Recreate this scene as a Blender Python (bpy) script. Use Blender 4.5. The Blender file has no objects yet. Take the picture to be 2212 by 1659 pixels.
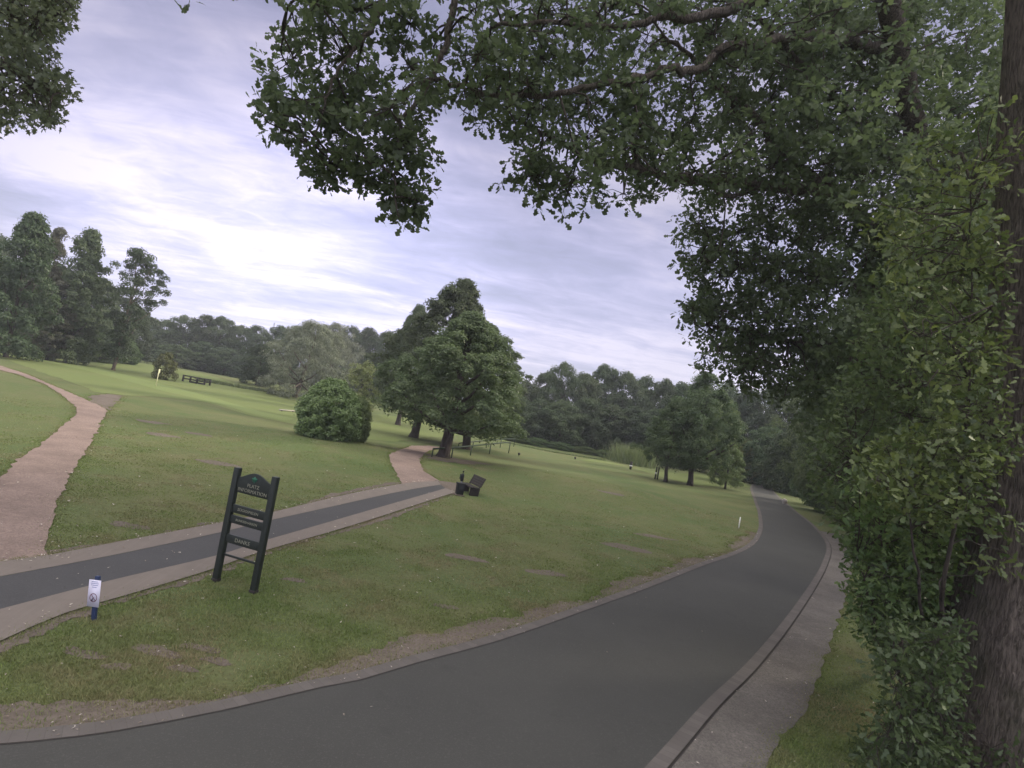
import bpy, bmesh, math
import numpy as np
from mathutils import Vector, Matrix
from mathutils.geometry import delaunay_2d_cdt

rng = np.random.default_rng(11)
S = bpy.context.scene
C = S.collection
R = math.radians

# ------------------------------------------------------------------ camera
PW, PH = 2212.0, 1659.0          # measuring frame of the photograph
FPX = 1318.0                     # focal length in those pixels
CAM_H = 4.0
PITCH, ROLL = R(2.2), R(10.4)
_f = np.array([0, math.cos(PITCH), math.sin(PITCH)])
_r0 = np.array([1.0, 0, 0]); _u0 = np.array([0, -math.sin(PITCH), math.cos(PITCH)])
EX = math.cos(ROLL) * _r0 + math.sin(ROLL) * _u0
EY = -math.sin(ROLL) * _r0 + math.cos(ROLL) * _u0
CAM = np.array([0, 0, CAM_H])

def ray(px, py):
    d = _f + EX * ((px - PW / 2) / FPX) - EY * ((py - PH / 2) / FPX)
    return d / np.linalg.norm(d)

def proj(p):
    v = np.asarray(p, float) - CAM
    z = v @ _f
    return PW / 2 + FPX * (v @ EX) / z, PH / 2 - FPX * (v @ EY) / z

def at(px, py, depth):           # point at a depth along the viewing direction
    d = _f + EX * ((px - PW / 2) / FPX) - EY * ((py - PH / 2) / FPX)
    return CAM + d * depth

# ------------------------------------------------------------------ terrain
MOUNDS = [(-9.0, 33.0, 7.0, 6.0, .45), (5.5, 38.0, 7.0, 5.0, .55), (-27, 40, 12, 9, .35), (-4, 70, 25, 14, -.35), (-34, 95, 22, 16, .9)]
def hgt(x, y):
    x = np.asarray(x, float); y = np.asarray(y, float)
    z = 0 * x
    for cx, cy, sx, sy, a in MOUNDS:
        z = z + a * np.exp(-((x - cx) / sx) ** 2 - ((y - cy) / sy) ** 2)
    return z + .04 * np.sin(x * .31 + y * .17) * np.sin(y * .23 - x * .11 + 1)

def ground(px, py):
    d = ray(px, py)
    t, step = 1.0, .25
    while t < 600:
        p = CAM + d * t
        if p[2] < hgt(p[0], p[1]):
            a, b = t - step, t
            for _ in range(30):
                m = (a + b) / 2; p = CAM + d * m
                if p[2] < hgt(p[0], p[1]): b = m
                else: a = m
            p = CAM + d * b
            return np.array([p[0], p[1], float(hgt(p[0], p[1]))])
        step = max(.25, t * .01); t += step
    p = CAM + d * 300
    return np.array([p[0], p[1], float(hgt(p[0], p[1]))])

def bearing(px, dist):           # point on the ground under column px of the horizon, at a forward distance
    py = PH / 2 + 0
    for _ in range(6):
        d = _f + EX * ((px - PW / 2) / FPX) - EY * ((py - PH / 2) / FPX)
        py += d[2] * FPX
    x = d[0] / d[1] * dist
    return np.array([x, dist, float(hgt(x, dist))])

def height_to(base, ty):         # height of the vertical above base that reaches picture row ty
    lo, hi = 0, 60
    for _ in range(40):
        m = (lo + hi) / 2
        if proj(base + np.array([0, 0, m]))[1] > ty: lo = m
        else: hi = m
    return lo

# ------------------------------------------------------------------ object helpers
def tag(o, label=None, cat=None, group=None, kind=None):
    if label: o['label'] = label
    if cat: o['category'] = cat
    if group: o['group'] = group
    if kind: o['kind'] = kind
    return o

def empty(name, loc, label, cat, group=None, rz=0):
    o = bpy.data.objects.new(name, None); C.objects.link(o)
    o.location = [float(v) for v in loc]; o.rotation_euler = (0, 0, rz); o.empty_display_size = .2
    return tag(o, label, cat, group)

def np_mesh(name, V, loops, starts, mat, smooth=False, attrs=None):
    me = bpy.data.meshes.new(name)
    V = np.asarray(V, np.float32); loops = np.asarray(loops, np.int32); starts = np.asarray(starts, np.int32)
    me.vertices.add(len(V)); me.vertices.foreach_set('co', V.ravel())
    me.loops.add(len(loops)); me.loops.foreach_set('vertex_index', loops)
    me.polygons.add(len(starts)); me.polygons.foreach_set('loop_start', starts)
    if smooth: me.polygons.foreach_set('use_smooth', np.ones(len(starts), bool))
    for k, a in (attrs or {}).items():
        at_ = me.attributes.new(k, 'FLOAT', 'POINT'); at_.data.foreach_set('value', np.asarray(a, np.float32))
    me.update(calc_edges=True)
    if mat: me.materials.append(mat)
    return me

def link(name, me, parent=None, loc=(0, 0, 0)):
    o = bpy.data.objects.new(name, me); C.objects.link(o); o.location = loc
    if parent is not None: o.parent = parent
    return o

class MB:                        # collects pieces of one mesh
    def __init__(s): s.v = []; s.f = []; s.n = 0
    def add(s, v, f):
        s.v.append(np.asarray(v, float)); s.f += [[i + s.n for i in q] for q in f]; s.n += len(v)
    def box(s, c, d, rot=None):
        x, y, z = [v / 2 for v in d]
        v = np.array([[-x,-y,-z],[x,-y,-z],[x,y,-z],[-x,y,-z],[-x,-y,z],[x,-y,z],[x,y,z],[-x,y,z]])
        if rot is not None: v = v @ np.array(rot).T
        s.add(v + np.asarray(c, float), [[0,3,2,1],[4,5,6,7],[0,1,5,4],[1,2,6,5],[2,3,7,6],[3,0,4,7]])
    def tube(s, pts, rad, k=6, cap=True):
        pts = np.asarray(pts, float); n = len(pts); rad = np.broadcast_to(np.asarray(rad, float), (n,))
        t = np.gradient(pts, axis=0); t /= np.linalg.norm(t, axis=1)[:, None] + 1e-9
        ref = np.array([.31, .2, .93]) if abs(t[0][2]) < .9 else np.array([1, .1, 0])
        a = np.cross(t, ref); a /= np.linalg.norm(a, axis=1)[:, None] + 1e-9; b = np.cross(t, a)
        ang = np.arange(k) / k * 2 * math.pi
        ring = pts[:, None] + rad[:, None, None] * (np.cos(ang)[None, :, None] * a[:, None] + np.sin(ang)[None, :, None] * b[:, None])
        f = [[i*k+j, i*k+(j+1) % k, (i+1)*k+(j+1) % k, (i+1)*k+j] for i in range(n-1) for j in range(k)]
        if cap: f += [list(range(k))[::-1], [(n-1)*k + j for j in range(k)]]
        s.add(ring.reshape(-1, 3), f)
    def prism(s, poly, y0, y1):  # outline in x,z extruded along y
        n = len(poly)
        v = [[x, y0, z] for x, z in poly] + [[x, y1, z] for x, z in poly]
        s.add(v, [list(range(n)), list(range(n, 2*n))[::-1]] + [[(i+1) % n, i, n+i, n+(i+1) % n] for i in range(n)])
    def mesh(s, name, mat, smooth=False):
        V = np.concatenate(s.v); loops = [i for q in s.f for i in q]
        st = np.cumsum([0] + [len(q) for q in s.f])[:-1]
        me = np_mesh(name, V, loops, st, mat, smooth)
        return me
    def build(s, name, mat, parent=None, smooth=False, bevel=0, loc=(0, 0, 0)):
        o = link(name, s.mesh(name, mat, smooth), parent, loc)
        if bevel:
            m = o.modifiers.new('bevel', 'BEVEL'); m.width = bevel; m.segments = 2; m.limit_method = 'ANGLE'
        return o

# ------------------------------------------------------------------ materials
def nodes(name):
    m = bpy.data.materials.new(name); m.use_nodes = True
    nt = m.node_tree; nt.nodes.clear()
    out = nt.nodes.new('ShaderNodeOutputMaterial')
    return m, nt, out
def N(nt, t, **kw):
    n = nt.nodes.new(t)
    for k, v in kw.items():
        if k.startswith('i_'):
            n.inputs[int(k[2:]) if k[2:].isdigit() else k[2:].replace('_', ' ')].default_value = v
        else: setattr(n, k, v)
    return n
def ramp(nt, fac, stops):
    r = nt.nodes.new('ShaderNodeValToRGB')
    el = r.color_ramp.elements
    while len(el) < len(stops): el.new(.5)
    for e, (p, c) in zip(el, stops):
        e.position = p; e.color = (c, c, c, 1) if isinstance(c, (int, float)) else (*c, 1)
    nt.links.new(fac, r.inputs[0]); return r.outputs[0]
def noise(nt, scale, detail=4, rough=.6, vec=None, dist=0):
    n = N(nt, 'ShaderNodeTexNoise'); n.inputs['Scale'].default_value = scale
    n.inputs['Detail'].default_value = detail; n.inputs['Roughness'].default_value = rough; n.inputs['Distortion'].default_value = dist
    if vec is None:
        g = N(nt, 'ShaderNodeNewGeometry'); vec = g.outputs['Position']
    nt.links.new(vec, n.inputs['Vector']); return n.outputs['Fac']
def mix(nt, fac, a, b, mode='MIX'):
    m = N(nt, 'ShaderNodeMix', data_type='RGBA', blend_type=mode)
    for k, v in ((0, fac), (6, a), (7, b)):
        s = m.inputs[k]
        if hasattr(v, 'is_output'): nt.links.new(v, s)
        elif isinstance(v, (int, float)): s.default_value = v if k == 0 else (v, v, v, 1)
        else: s.default_value = (*v, 1)
    return m.outputs[2]
def bump(nt, h, strength=.5, dist=.02):
    b = N(nt, 'ShaderNodeBump'); b.inputs['Strength'].default_value = strength; b.inputs['Distance'].default_value = dist
    nt.links.new(h, b.inputs['Height']); return b.outputs['Normal']
def finish(nt, out, col, rough=.9, nor=None, spec=.25, metal=0):
    p = N(nt, 'ShaderNodeBsdfPrincipled'); p.inputs['Roughness'].default_value = rough
    p.inputs['Specular IOR Level'].default_value = spec; p.inputs['Metallic'].default_value = metal
    if hasattr(col, 'is_output'): nt.links.new(col, p.inputs['Base Color'])
    else: p.inputs['Base Color'].default_value = (*col, 1)
    if nor is not None: nt.links.new(nor, p.inputs['Normal'])
    nt.links.new(p.outputs[0], out.inputs[0]); return p

def leaf_mat(name, dark, light, third=None, trans=.3, gloss=.03, scale=.5):
    m, nt, out = nodes(name)
    a = N(nt, 'ShaderNodeAttribute', attribute_name='tint')
    oi = N(nt, 'ShaderNodeObjectInfo')
    col = mix(nt, a.outputs['Fac'], dark, light)
    if third is not None:
        n = noise(nt, scale, 5, .65)
        col = mix(nt, ramp(nt, n, [(.43, 0), (.66, .8)]), col, third)
    hs = N(nt, 'ShaderNodeHueSaturation')
    mr = N(nt, 'ShaderNodeMapRange'); mr.inputs['To Min'].default_value = .7; mr.inputs['To Max'].default_value = 1.3
    mh = N(nt, 'ShaderNodeMapRange'); mh.inputs['To Min'].default_value = .482; mh.inputs['To Max'].default_value = .512
    wn_ = N(nt, 'ShaderNodeMath', operation='FRACT'); w2_ = N(nt, 'ShaderNodeMath', operation='MULTIPLY'); w2_.inputs[1].default_value = 7.31
    nt.links.new(oi.outputs['Random'], w2_.inputs[0]); nt.links.new(w2_.outputs[0], wn_.inputs[0]); nt.links.new(wn_.outputs[0], mh.inputs['Value']); nt.links.new(mh.outputs[0], hs.inputs['Hue'])
    nt.links.new(oi.outputs['Random'], mr.inputs['Value']); nt.links.new(mr.outputs[0], hs.inputs['Value'])
    nt.links.new(col, hs.inputs['Color']); col = hs.outputs[0]
    d = N(nt, 'ShaderNodeBsdfDiffuse'); t = N(nt, 'ShaderNodeBsdfTranslucent'); g = N(nt, 'ShaderNodeBsdfGlossy')
    g.inputs['Roughness'].default_value = .45
    nt.links.new(col, d.inputs[0]); nt.links.new(col, t.inputs[0])
    m1 = N(nt, 'ShaderNodeMixShader'); m1.inputs[0].default_value = trans
    nt.links.new(d.outputs[0], m1.inputs[1]); nt.links.new(t.outputs[0], m1.inputs[2])
    m2 = N(nt, 'ShaderNodeMixShader'); m2.inputs[0].default_value = gloss
    nt.links.new(m1.outputs[0], m2.inputs[1]); nt.links.new(g.outputs[0], m2.inputs[2])
    nt.links.new(m2.outputs[0], out.inputs[0]); return m

def plain(name, col, rough=.6, var=.25, scale=9, spec=.3, bmp=.15):
    m, nt, out = nodes(name)
    n = noise(nt, scale, 5)
    c = mix(nt, n, [v * (1 - var) for v in col], [v * (1 + var) for v in col])
    finish(nt, out, c, rough, bump(nt, noise(nt, scale * 6, 3), bmp, .01), spec); return m

def bark(name, a, b, sc=1.0):
    m, nt, out = nodes(name)
    tc = N(nt, 'ShaderNodeNewGeometry'); mp = N(nt, 'ShaderNodeMapping')
    mp.inputs['Scale'].default_value = (9 * sc, 9 * sc, 1.3 * sc); nt.links.new(tc.outputs['Position'], mp.inputs[0])
    v = noise(nt, 2.0, 6, .65, mp.outputs[0], .6)
    r = ramp(nt, v, [(.3, 0), (.5, .6), (.7, 1)])
    col = mix(nt, r, a, b)
    moss = ramp(nt, noise(nt, 1.1, 4), [(.5, 0), (.7, .45)])
    col = mix(nt, moss, col, (.045, .055, .025))
    finish(nt, out, col, .95, bump(nt, r, 1.0, .06), .15); return m

M = {}
def grass_material(name, base, dry, lush, patch=.35, soil=True, fine=1.0):
    m, nt, out = nodes(name)
    big = noise(nt, .16, 5, .6); med = noise(nt, .9, 5, .65); fin = noise(nt, 14, 4, .7)
    g = N(nt, 'ShaderNodeNewGeometry'); mp = N(nt, 'ShaderNodeMapping'); mp.inputs['Scale'].default_value = (1, 1, 1)
    nt.links.new(g.outputs['Position'], mp.inputs[0])
    c = mix(nt, ramp(nt, big, [(.38, 0), (.62, 1)]), lush, base)
    c = mix(nt, ramp(nt, med, [(.5, 0), (.72, patch * 1.4)]), c, dry)
    if soil:
        s = noise(nt, .55, 6, .7, None, .5)
        c = mix(nt, ramp(nt, s, [(.62, 0), (.7, .85)]), c, (.16, .125, .085))
    c = mix(nt, ramp(nt, fin, [(.3, .62), (.7, 0)]), c, [v * .45 for v in base])
    sp = N(nt, 'ShaderNodeTexVoronoi'); sp.inputs['Scale'].default_value = 2.2; nt.links.new(g.outputs['Position'], sp.inputs['Vector'])
    finish(nt, out, c, .95, bump(nt, fin, .9 * fine, .05), .1); return m
M['grass'] = grass_material('lawn_grass', (.162, .175, .076), (.215, .185, .108), (.112, .158, .058))
M['fairway'] = grass_material('mown_grass', (.18, .212, .08), (.205, .21, .095), (.165, .208, .072), .3, False, .4)
M['green'] = grass_material('green_grass', (.205, .25, .092), (.215, .24, .10), (.195, .25, .087), .2, False, .2)

def gravel_mat(name, a, b, sc=38):
    m, nt, out = nodes(name)
    g = N(nt, 'ShaderNodeNewGeometry'); v = N(nt, 'ShaderNodeTexVoronoi'); v.inputs['Scale'].default_value = sc
    nt.links.new(g.outputs['Position'], v.inputs['Vector'])
    c = mix(nt, v.outputs['Color'], a, b)
    c = mix(nt, ramp(nt, noise(nt, .8, 5), [(.4, 0), (.65, .5)]), c, [x * .72 for x in a])
    c = mix(nt, ramp(nt, noise(nt, 6, 5), [(.55, 0), (.75, .5)]), c, [x * 1.15 for x in b])
    finish(nt, out, c, .95, bump(nt, v.outputs['Distance'], .8, .015), .15); return m
M['gravel'] = gravel_mat('red_gravel', (.20, .15, .125), (.33, .25, .208))
M['shoulder'] = gravel_mat('grey_gravel', (.118, .108, .094), (.205, .186, .164), 42)
M['soil'] = gravel_mat('bare_soil', (.125, .103, .083), (.185, .155, .125), 24)
def asphalt(name, a):
    m, nt, out = nodes(name)
    c = mix(nt, noise(nt, 90, 2), [x * .7 for x in a], [x * 1.35 for x in a])
    c = mix(nt, ramp(nt, noise(nt, .35, 5), [(.35, 0), (.7, .8)]), c, [x * 1.3 for x in a])
    c = mix(nt, ramp(nt, noise(nt, 28, 3, .8), [(.3, .8), (.47, 0), (.58, 0), (.75, .9)]), c, [x * 1.7 for x in a])
    c = mix(nt, ramp(nt, noise(nt, 1.7, 6, .75), [(.58, 0), (.72, .35)]), c, [x * .65 for x in a])
    finish(nt, out, c, .78, bump(nt, noise(nt, 120, 2), .35, .006), .3); return m
M['asphalt'] = asphalt('asphalt_road', (.049, .0485, .0425))
M['asphalt_path'] = asphalt('asphalt_path', (.054, .053, .0515))
def brick_mat(name, ax, a=(.29, .235, .20), jw=1):
    m, nt, out = nodes(name)
    uv = N(nt, 'ShaderNodeAttribute', attribute_name='along'); 
    # joints across the strip every 0.21 m
    ml = N(nt, 'ShaderNodeMath', operation='MULTIPLY'); ml.inputs[1].default_value = 1 / .14; nt.links.new(uv.outputs['Fac'], ml.inputs[0])
    fr = N(nt, 'ShaderNodeMath', operation='FRACT'); nt.links.new(ml.outputs[0], fr.inputs[0])
    fl = N(nt, 'ShaderNodeMath', operation='FLOOR'); nt.links.new(ml.outputs[0], fl.inputs[0])
    wn = N(nt, 'ShaderNodeTexWhiteNoise', noise_dimensions='1D'); nt.links.new(fl.outputs[0], wn.inputs['W'])
    c = mix(nt, wn.outputs['Value'], [x * (1 - .15 * jw) for x in a], [x * (1 + .12 * jw) for x in a])
    j = ramp(nt, fr.outputs[0], [(0, jw * .8), (.05, 0), (.95, 0), (1, jw * .8)])
    c = mix(nt, j, c, (.09, .08, .07))
    c = mix(nt, ramp(nt, noise(nt, 2.5, 5), [(.45, 0), (.7, .5)]), c, [x * .8 for x in a])
    finish(nt, out, c, .9, bump(nt, noise(nt, 40, 3), .3, .01), .2); return m
M['brick'] = brick_mat('brick_edging', 0, (.128, .115, .103), .85)
M['paver'] = brick_mat('paver_border', 0, (.19, .163, .138), .25)
M['oak_bark'] = bark('oak_bark', (.038, .032, .026), (.20, .168, .14), 1.7)
M['bark'] = bark('tree_bark', (.03, .026, .022), (.11, .09, .075), .6)
M['pale_bark'] = bark('willow_bark', (.07, .055, .04), (.20, .165, .13), .6)
M['oak_leaf'] = leaf_mat('oak_leaves', (.072, .106, .05), (.122, .166, .07), trans=.5)
M['young_leaf'] = leaf_mat('young_oak_leaves', (.06, .112, .034), (.19, .255, .07), trans=.35, gloss=.04)
M['hedge_leaf'] = leaf_mat('hedge_leaves', (.068, .118, .045), (.14, .20, .07), trans=.4)
M['maple_leaf'] = leaf_mat('maple_leaves', (.075, .10, .056), (.12, .15, .075), trans=.45)
M['lime_leaf'] = leaf_mat('lime_leaves', (.075, .115, .05), (.13, .175, .075), trans=.42)
M['wood_leaf'] = leaf_mat('wood_leaves', (.045, .075, .034), (.09, .125, .052), trans=.28)
M['willow_leaf'] = leaf_mat('willow_leaves', (.15, .175, .115), (.23, .255, .165), trans=.3)
M['pale_leaf'] = leaf_mat('pale_leaves', (.11, .14, .045), (.20, .22, .075), trans=.3)
M['bush_leaf'] = leaf_mat('laurel_leaves', (.11, .165, .052), (.20, .27, .09), trans=.2, gloss=.05)
M['brown_leaf'] = leaf_mat('brownish_leaves', (.075, .08, .05), (.12, .12, .075), trans=.25)
M['blade'] = leaf_mat('grass_blades', (.108, .166, .042), (.22, .245, .088), (.27, .21, .13), trans=.3, gloss=.01, scale=.45)
M['reed'] = leaf_mat('reed_blades', (.10, .15, .06), (.19, .23, .10), trans=.25)
M['litter'] = leaf_mat('fallen_leaves', (.24, .20, .14), (.62, .58, .48), trans=.1)
M['dark_wood'] = plain('dark_stained_wood', (.022, .028, .022), .55, .3, 14)
M['black_plastic'] = plain('black_plastic', (.018, .02, .02), .5, .2)
M['dark_timber'] = plain('dark_timber', (.035, .03, .026), .7, .3)
M['letter'] = plain('cream_lettering', (.24, .24, .17), .6, .15)
M['emblem'] = plain('green_emblem', (.03, .13, .075), .6, .2)
M['blue_paint'] = plain('blue_paint', (.028, .045, .10), .5, .25)
M['paper'] = plain('white_paper', (.72, .70, .80), .6, .05)
M['print'] = plain('dark_print', (.05, .035, .06), .6, .1)
M['red_print'] = plain('prohibition_print', (.13, .04, .06), .6, .1)
M['pale_print'] = plain('pale_blue_print', (.42, .44, .62), .6, .1)
M['white_paint'] = plain('white_paint', (.78, .77, .70), .5, .08)
M['yellow_paint'] = plain('yellow_paint', (.75, .72, .42), .5, .1)
M['green_metal'] = plain('green_metal', (.03, .05, .03), .45, .2)
M['grey_metal'] = plain('grey_metal', (.3, .31, .33), .4, .15)
M['stone'] = plain('stone', (.42, .38, .33), .85, .3)

# ------------------------------------------------------------------ ground and sheets
def dens(poly, step, jit=0, seed=0, closed=True):
    poly = np.asarray(poly, float); out = []
    n = len(poly)
    for i in range(n if closed else n - 1):
        a, b = poly[i], poly[(i + 1) % n]
        k = max(1, int(np.linalg.norm(b - a) / step))
        for j in range(k): out.append(a + (b - a) * j / k)
    if not closed: out.append(poly[-1])
    out = np.array(out)
    if jit:
        r = np.random.default_rng(seed); w = r.normal(size=(len(out), 2))
        w = (w + np.roll(w, 1, 0) + np.roll(w, -1, 0)) / 1.7
        out = out + w * jit
    return out
def spline(pts, step=.4):        # Catmull-Rom through 2D points
    p = np.asarray(pts, float); p = np.vstack([2 * p[0] - p[1], p, 2 * p[-1] - p[-2]]); out = []
    for i in range(1, len(p) - 2):
        k = max(2, int(np.linalg.norm(p[i+1] - p[i]) / step))
        for t in np.arange(k) / k:
            out.append(.5 * ((2*p[i]) + (-p[i-1] + p[i+1]) * t + (2*p[i-1] - 5*p[i] + 4*p[i+1] - p[i+2]) * t*t + (-p[i-1] + 3*p[i] - 3*p[i+1] + p[i+2]) * t**3))
    out.append(p[-2]); return np.array(out)
def inside(P, poly):
    x, y = P[:, 0], P[:, 1]; r = np.zeros(len(P), bool); n = len(poly); j = n - 1
    for i in range(n):
        xi, yi = poly[i]; xj, yj = poly[j]
        r ^= ((yi > y) != (yj > y)) & (x < (xj - xi) * (y - yi) / (yj - yi + 1e-12) + xi); j = i
    return r
def sheet(name, poly, z, mat, grid=1.2):
    poly = np.asarray(poly, float)
    lo, hi = poly.min(0), poly.max(0)
    gx, gy = np.meshgrid(np.arange(lo[0], hi[0], grid), np.arange(lo[1], hi[1], grid))
    P = np.c_[gx.ravel(), gy.ravel()] + .013
    P = P[inside(P, poly)] if len(P) else P
    allp = np.vstack([poly, P]); n = len(poly)
    vs, es, fs, *_ = delaunay_2d_cdt([Vector(p) for p in allp], [(i, (i + 1) % n) for i in range(n)], [], 1, 1e-5)
    V = np.array([[v.x, v.y, 0] for v in vs]); V[:, 2] = hgt(V[:, 0], V[:, 1]) + z
    F = []
    for q in fs:
        a, b, c = (V[i] for i in q[:3])
        F.append(list(q) if np.cross(b - a, c - a)[2] > 0 else list(q)[::-1])
    loops = [i for q in F for i in q]; st = np.cumsum([0] + [len(q) for q in F])[:-1]
    o = link(name, np_mesh(name, V, loops, st, mat, True)); return tag(o, kind='structure')
def strip(name, line, w0, w1, z, mat):   # band between two offsets of a centre line (positive = to its left)
    line = np.asarray(line, float); t = np.gradient(line, axis=0); t /= np.linalg.norm(t, axis=1)[:, None]
    nrm = np.c_[-t[:, 1], t[:, 0]]
    s = np.r_[0, np.cumsum(np.linalg.norm(np.diff(line, axis=0), axis=1))]
    offs = np.linspace(w0, w1, 3)
    V = []; A = []
    for i in range(len(line)):
        for o in offs:
            p = line[i] + nrm[i] * o; V.append([p[0], p[1], float(hgt(*p)) + z]); A.append(s[i])
    F = []
    for i in range(len(line) - 1):
        for j in range(2):
            a = i * 3 + j; F.append([a + 1, a, a + 3, a + 4] if w1 > w0 else [a, a + 1, a + 4, a + 3])
    V = np.array(V); q = F[0]
    if np.cross(V[q[1]] - V[q[0]], V[q[2]] - V[q[0]])[2] < 0: F = [f[::-1] for f in F]
    o = link(name, np_mesh(name, V, [i for f in F for i in f], np.arange(len(F)) * 4, mat, False, {'along': A}))
    return tag(o, kind='structure'), np.array([line[i] + nrm[i] * w1 for i in range(len(line))])
G2 = lambda pts: np.array([ground(x, y)[:2] for x, y in pts])

rr = np.r_[0.3, np.geomspace(1.2, 900, 250)]; th = np.linspace(-math.pi, math.pi, 481)[:-1]
th = np.sign(th) * np.abs(th / math.pi) ** 1.35 * math.pi      # denser ahead
gv = np.array([[r * math.sin(a), r * math.cos(a)] for r in rr for a in th])
far = np.clip((np.hypot(gv[:, 0], gv[:, 1]) - 200) / 300, 0, 1)
gz = hgt(gv[:, 0], gv[:, 1]) * (1 - far)
nt_ = len(th)
idx = np.arange(nt_); nx = (idx + 1) % nt_
q = np.concatenate([np.c_[i * nt_ + idx, (i + 1) * nt_ + idx, (i + 1) * nt_ + nx, i * nt_ + nx] for i in range(len(rr) - 1)])[:, ::-1]
V = np.vstack([np.c_[gv, gz]])
tag(link('ground', np_mesh('ground', V, q.ravel(), np.arange(len(q)) * 4, M['grass'], True)), kind='structure')

L_px = [(0,1614),(120,1602),(250,1585),(480,1540),(700,1488),(778,1473),(900,1436),(1081,1386),(1271,1319),(1400,1272),(1469,1244),(1538,1217),(1580,1203),(1617,1186),(1637,1169),(1647,1146),(1647,1128),(1643,1106),(1635,1085),(1628,1067),(1625,1053),(1630,1045)]
C_px = [(1445,1659),(1555,1527),(1640,1440),(1717,1340),(1765,1265),(1788,1218),(1795,1187),(1786,1166),(1770,1147),(1745,1124),(1714,1100),(1692,1081),(1674,1064),(1667,1052)]
L = G2(L_px); Cr = G2(C_px)
L = np.vstack([L[0] + (L[0] - L[2]) * np.array([[3.5], [1.2]]) * [[1, .75]], L]); Cr = np.vstack([Cr[0] + (Cr[0] - Cr[1]) * np.array([[6.], [3.]]), Cr])
# far bend to the right, behind the trees
L = np.vstack([L, L[-1] + [[2.5, 6], [8, 10], [20, 13]]]); Cr = np.vstack([Cr, Cr[-1] + [[1.2, 3.2], [5, 4.6], [18, 6]]])
Ls, Cs = spline(L), spline(Cr)
road = np.vstack([Ls, Cs[::-1]])
sheet('road', road, .03, M['asphalt'], 1.5)
_, Lout = strip('kerb_strip', Ls, 0, .22, .036, M['brick'])
_, Cin = strip('kerb_strip', Cs, 0.0, .2, .036, M['brick'])
strip('kerb_gap', Cs, -.03, 0, .024, M['dark_timber'])
strip('kerb_gap', Ls, -.02, 0, .034, M['dark_timber'])

SH = spline(G2([(1660,1655),(1712,1570),(1760,1480),(1792,1400),(1817,1325),(1832,1260),(1842,1200),(1826,1160),(1786,1150)]), .3)
SH = np.vstack([SH[0] + (SH[0] - SH[4]) * np.array([[6.], [3.]]), SH])
k0 = np.argmin(np.linalg.norm(Cs - SH[-1], axis=1))
SHj = dens(SH, .15, .035, 3, False)
sheet('gravel_shoulder', np.vstack([Cs[:k0 + 1] , SHj[::-1]]), .018, M['shoulder'])

up_out = spline(G2([(0,1216),(101,1203),(208,1182),(470,1132),(588,1108),(743,1071),(870,1046),(945,1040)]))
up_in = spline(G2([(0,1249),(235,1204),(477,1152),(578,1127),(743,1090),(880,1060),(952,1048)]))
lo_in = spline(G2([(0,1320),(235,1258),(470,1202),(571,1170),(743,1120),(880,1080),(962,1056)]))
lo_out = spline(G2([(0,1389),(134,1330),(269,1290),(453,1234),(571,1192),(743,1142),(850,1108),(985,1064)]))
ext = lambda p, k=7: np.vstack([p[0] + (p[0] - p[4]) * k, p])
up_out, up_in, lo_in, lo_out = map(ext, (up_out, up_in, lo_in, lo_out))
path = np.vstack([up_in, lo_in[::-1]])
sheet('footpath', path, .026, M['asphalt_path'])
def band(name, a, b, z, mat, k=160):
    def rs(p):
        s = np.r_[0, np.cumsum(np.linalg.norm(np.diff(p, axis=0), axis=1))]; t = np.linspace(0, s[-1], k)
        return np.c_[np.interp(t, s, p[:, 0]), np.interp(t, s, p[:, 1])], t
    A, ta = rs(a); B, tb = rs(b); V = []; al = []
    for i in range(k):
        for f in (0, .5, 1):
            p = A[i] * (1 - f) + B[i] * f; V.append([p[0], p[1], float(hgt(*p)) + z]); al.append(ta[i])
    F = [[i*3+j, i*3+j+1, i*3+j+4, i*3+j+3] for i in range(k - 1) for j in range(2)]
    V = np.array(V); q = F[0]
    if np.cross(V[q[1]] - V[q[0]], V[q[2]] - V[q[0]])[2] < 0: F = [f[::-1] for f in F]
    return tag(link(name, np_mesh(name, V, [i for f in F for i in f], np.arange(len(F)) * 4, mat, False, {'along': al})), kind='structure')
band('paved_border', up_in, up_out, .030, M['paver']); band('paved_border', lo_in, lo_out, .030, M['paver'])
tipp = dens(G2([(940,1038),(985,1044),(1006,1056),(990,1068),(955,1068),(940,1052)]), .15, .04, 5)

gp_l = G2([(-60,1120),(0,1034),(47,987),(101,950),(133,922),(161,899),(165,882),(144,862),(101,832),(34,808),(0,800),(-60,786)])
gp_r = G2([(-60,778),(0,790),(50,806),(111,832),(165,855),(200,870),(232,885),(215,919),(188,972),(151,1024),(124,1085),(108,1142),(99,1175),(104,1203),(-60,1228)])
gravel_l = dens(np.vstack([gp_l, gp_r]), .15, .03, 4)
gravel_m = dens(G2([(868,1047),(863,1036),(846,1003),(841,984),(859,974),(889,963),(928,963),(950,966),(926,974),(905,993),(914,1016),(947,1039),(952,1047),(905,1052)]), .15, .03, 6)
dirt = dens(G2([(196,868),(205,855),(228,851),(265,855),(250,872),(237,886)]), .2, .09, 7)
sheet('gravel_path', gravel_l, .020, M['gravel']); sheet('gravel_path', gravel_m, .020, M['gravel'])
sheet('dirt_patch', dirt, .013, M['soil']); sheet('dirt_patch', tipp, .021, M['soil'])

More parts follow.
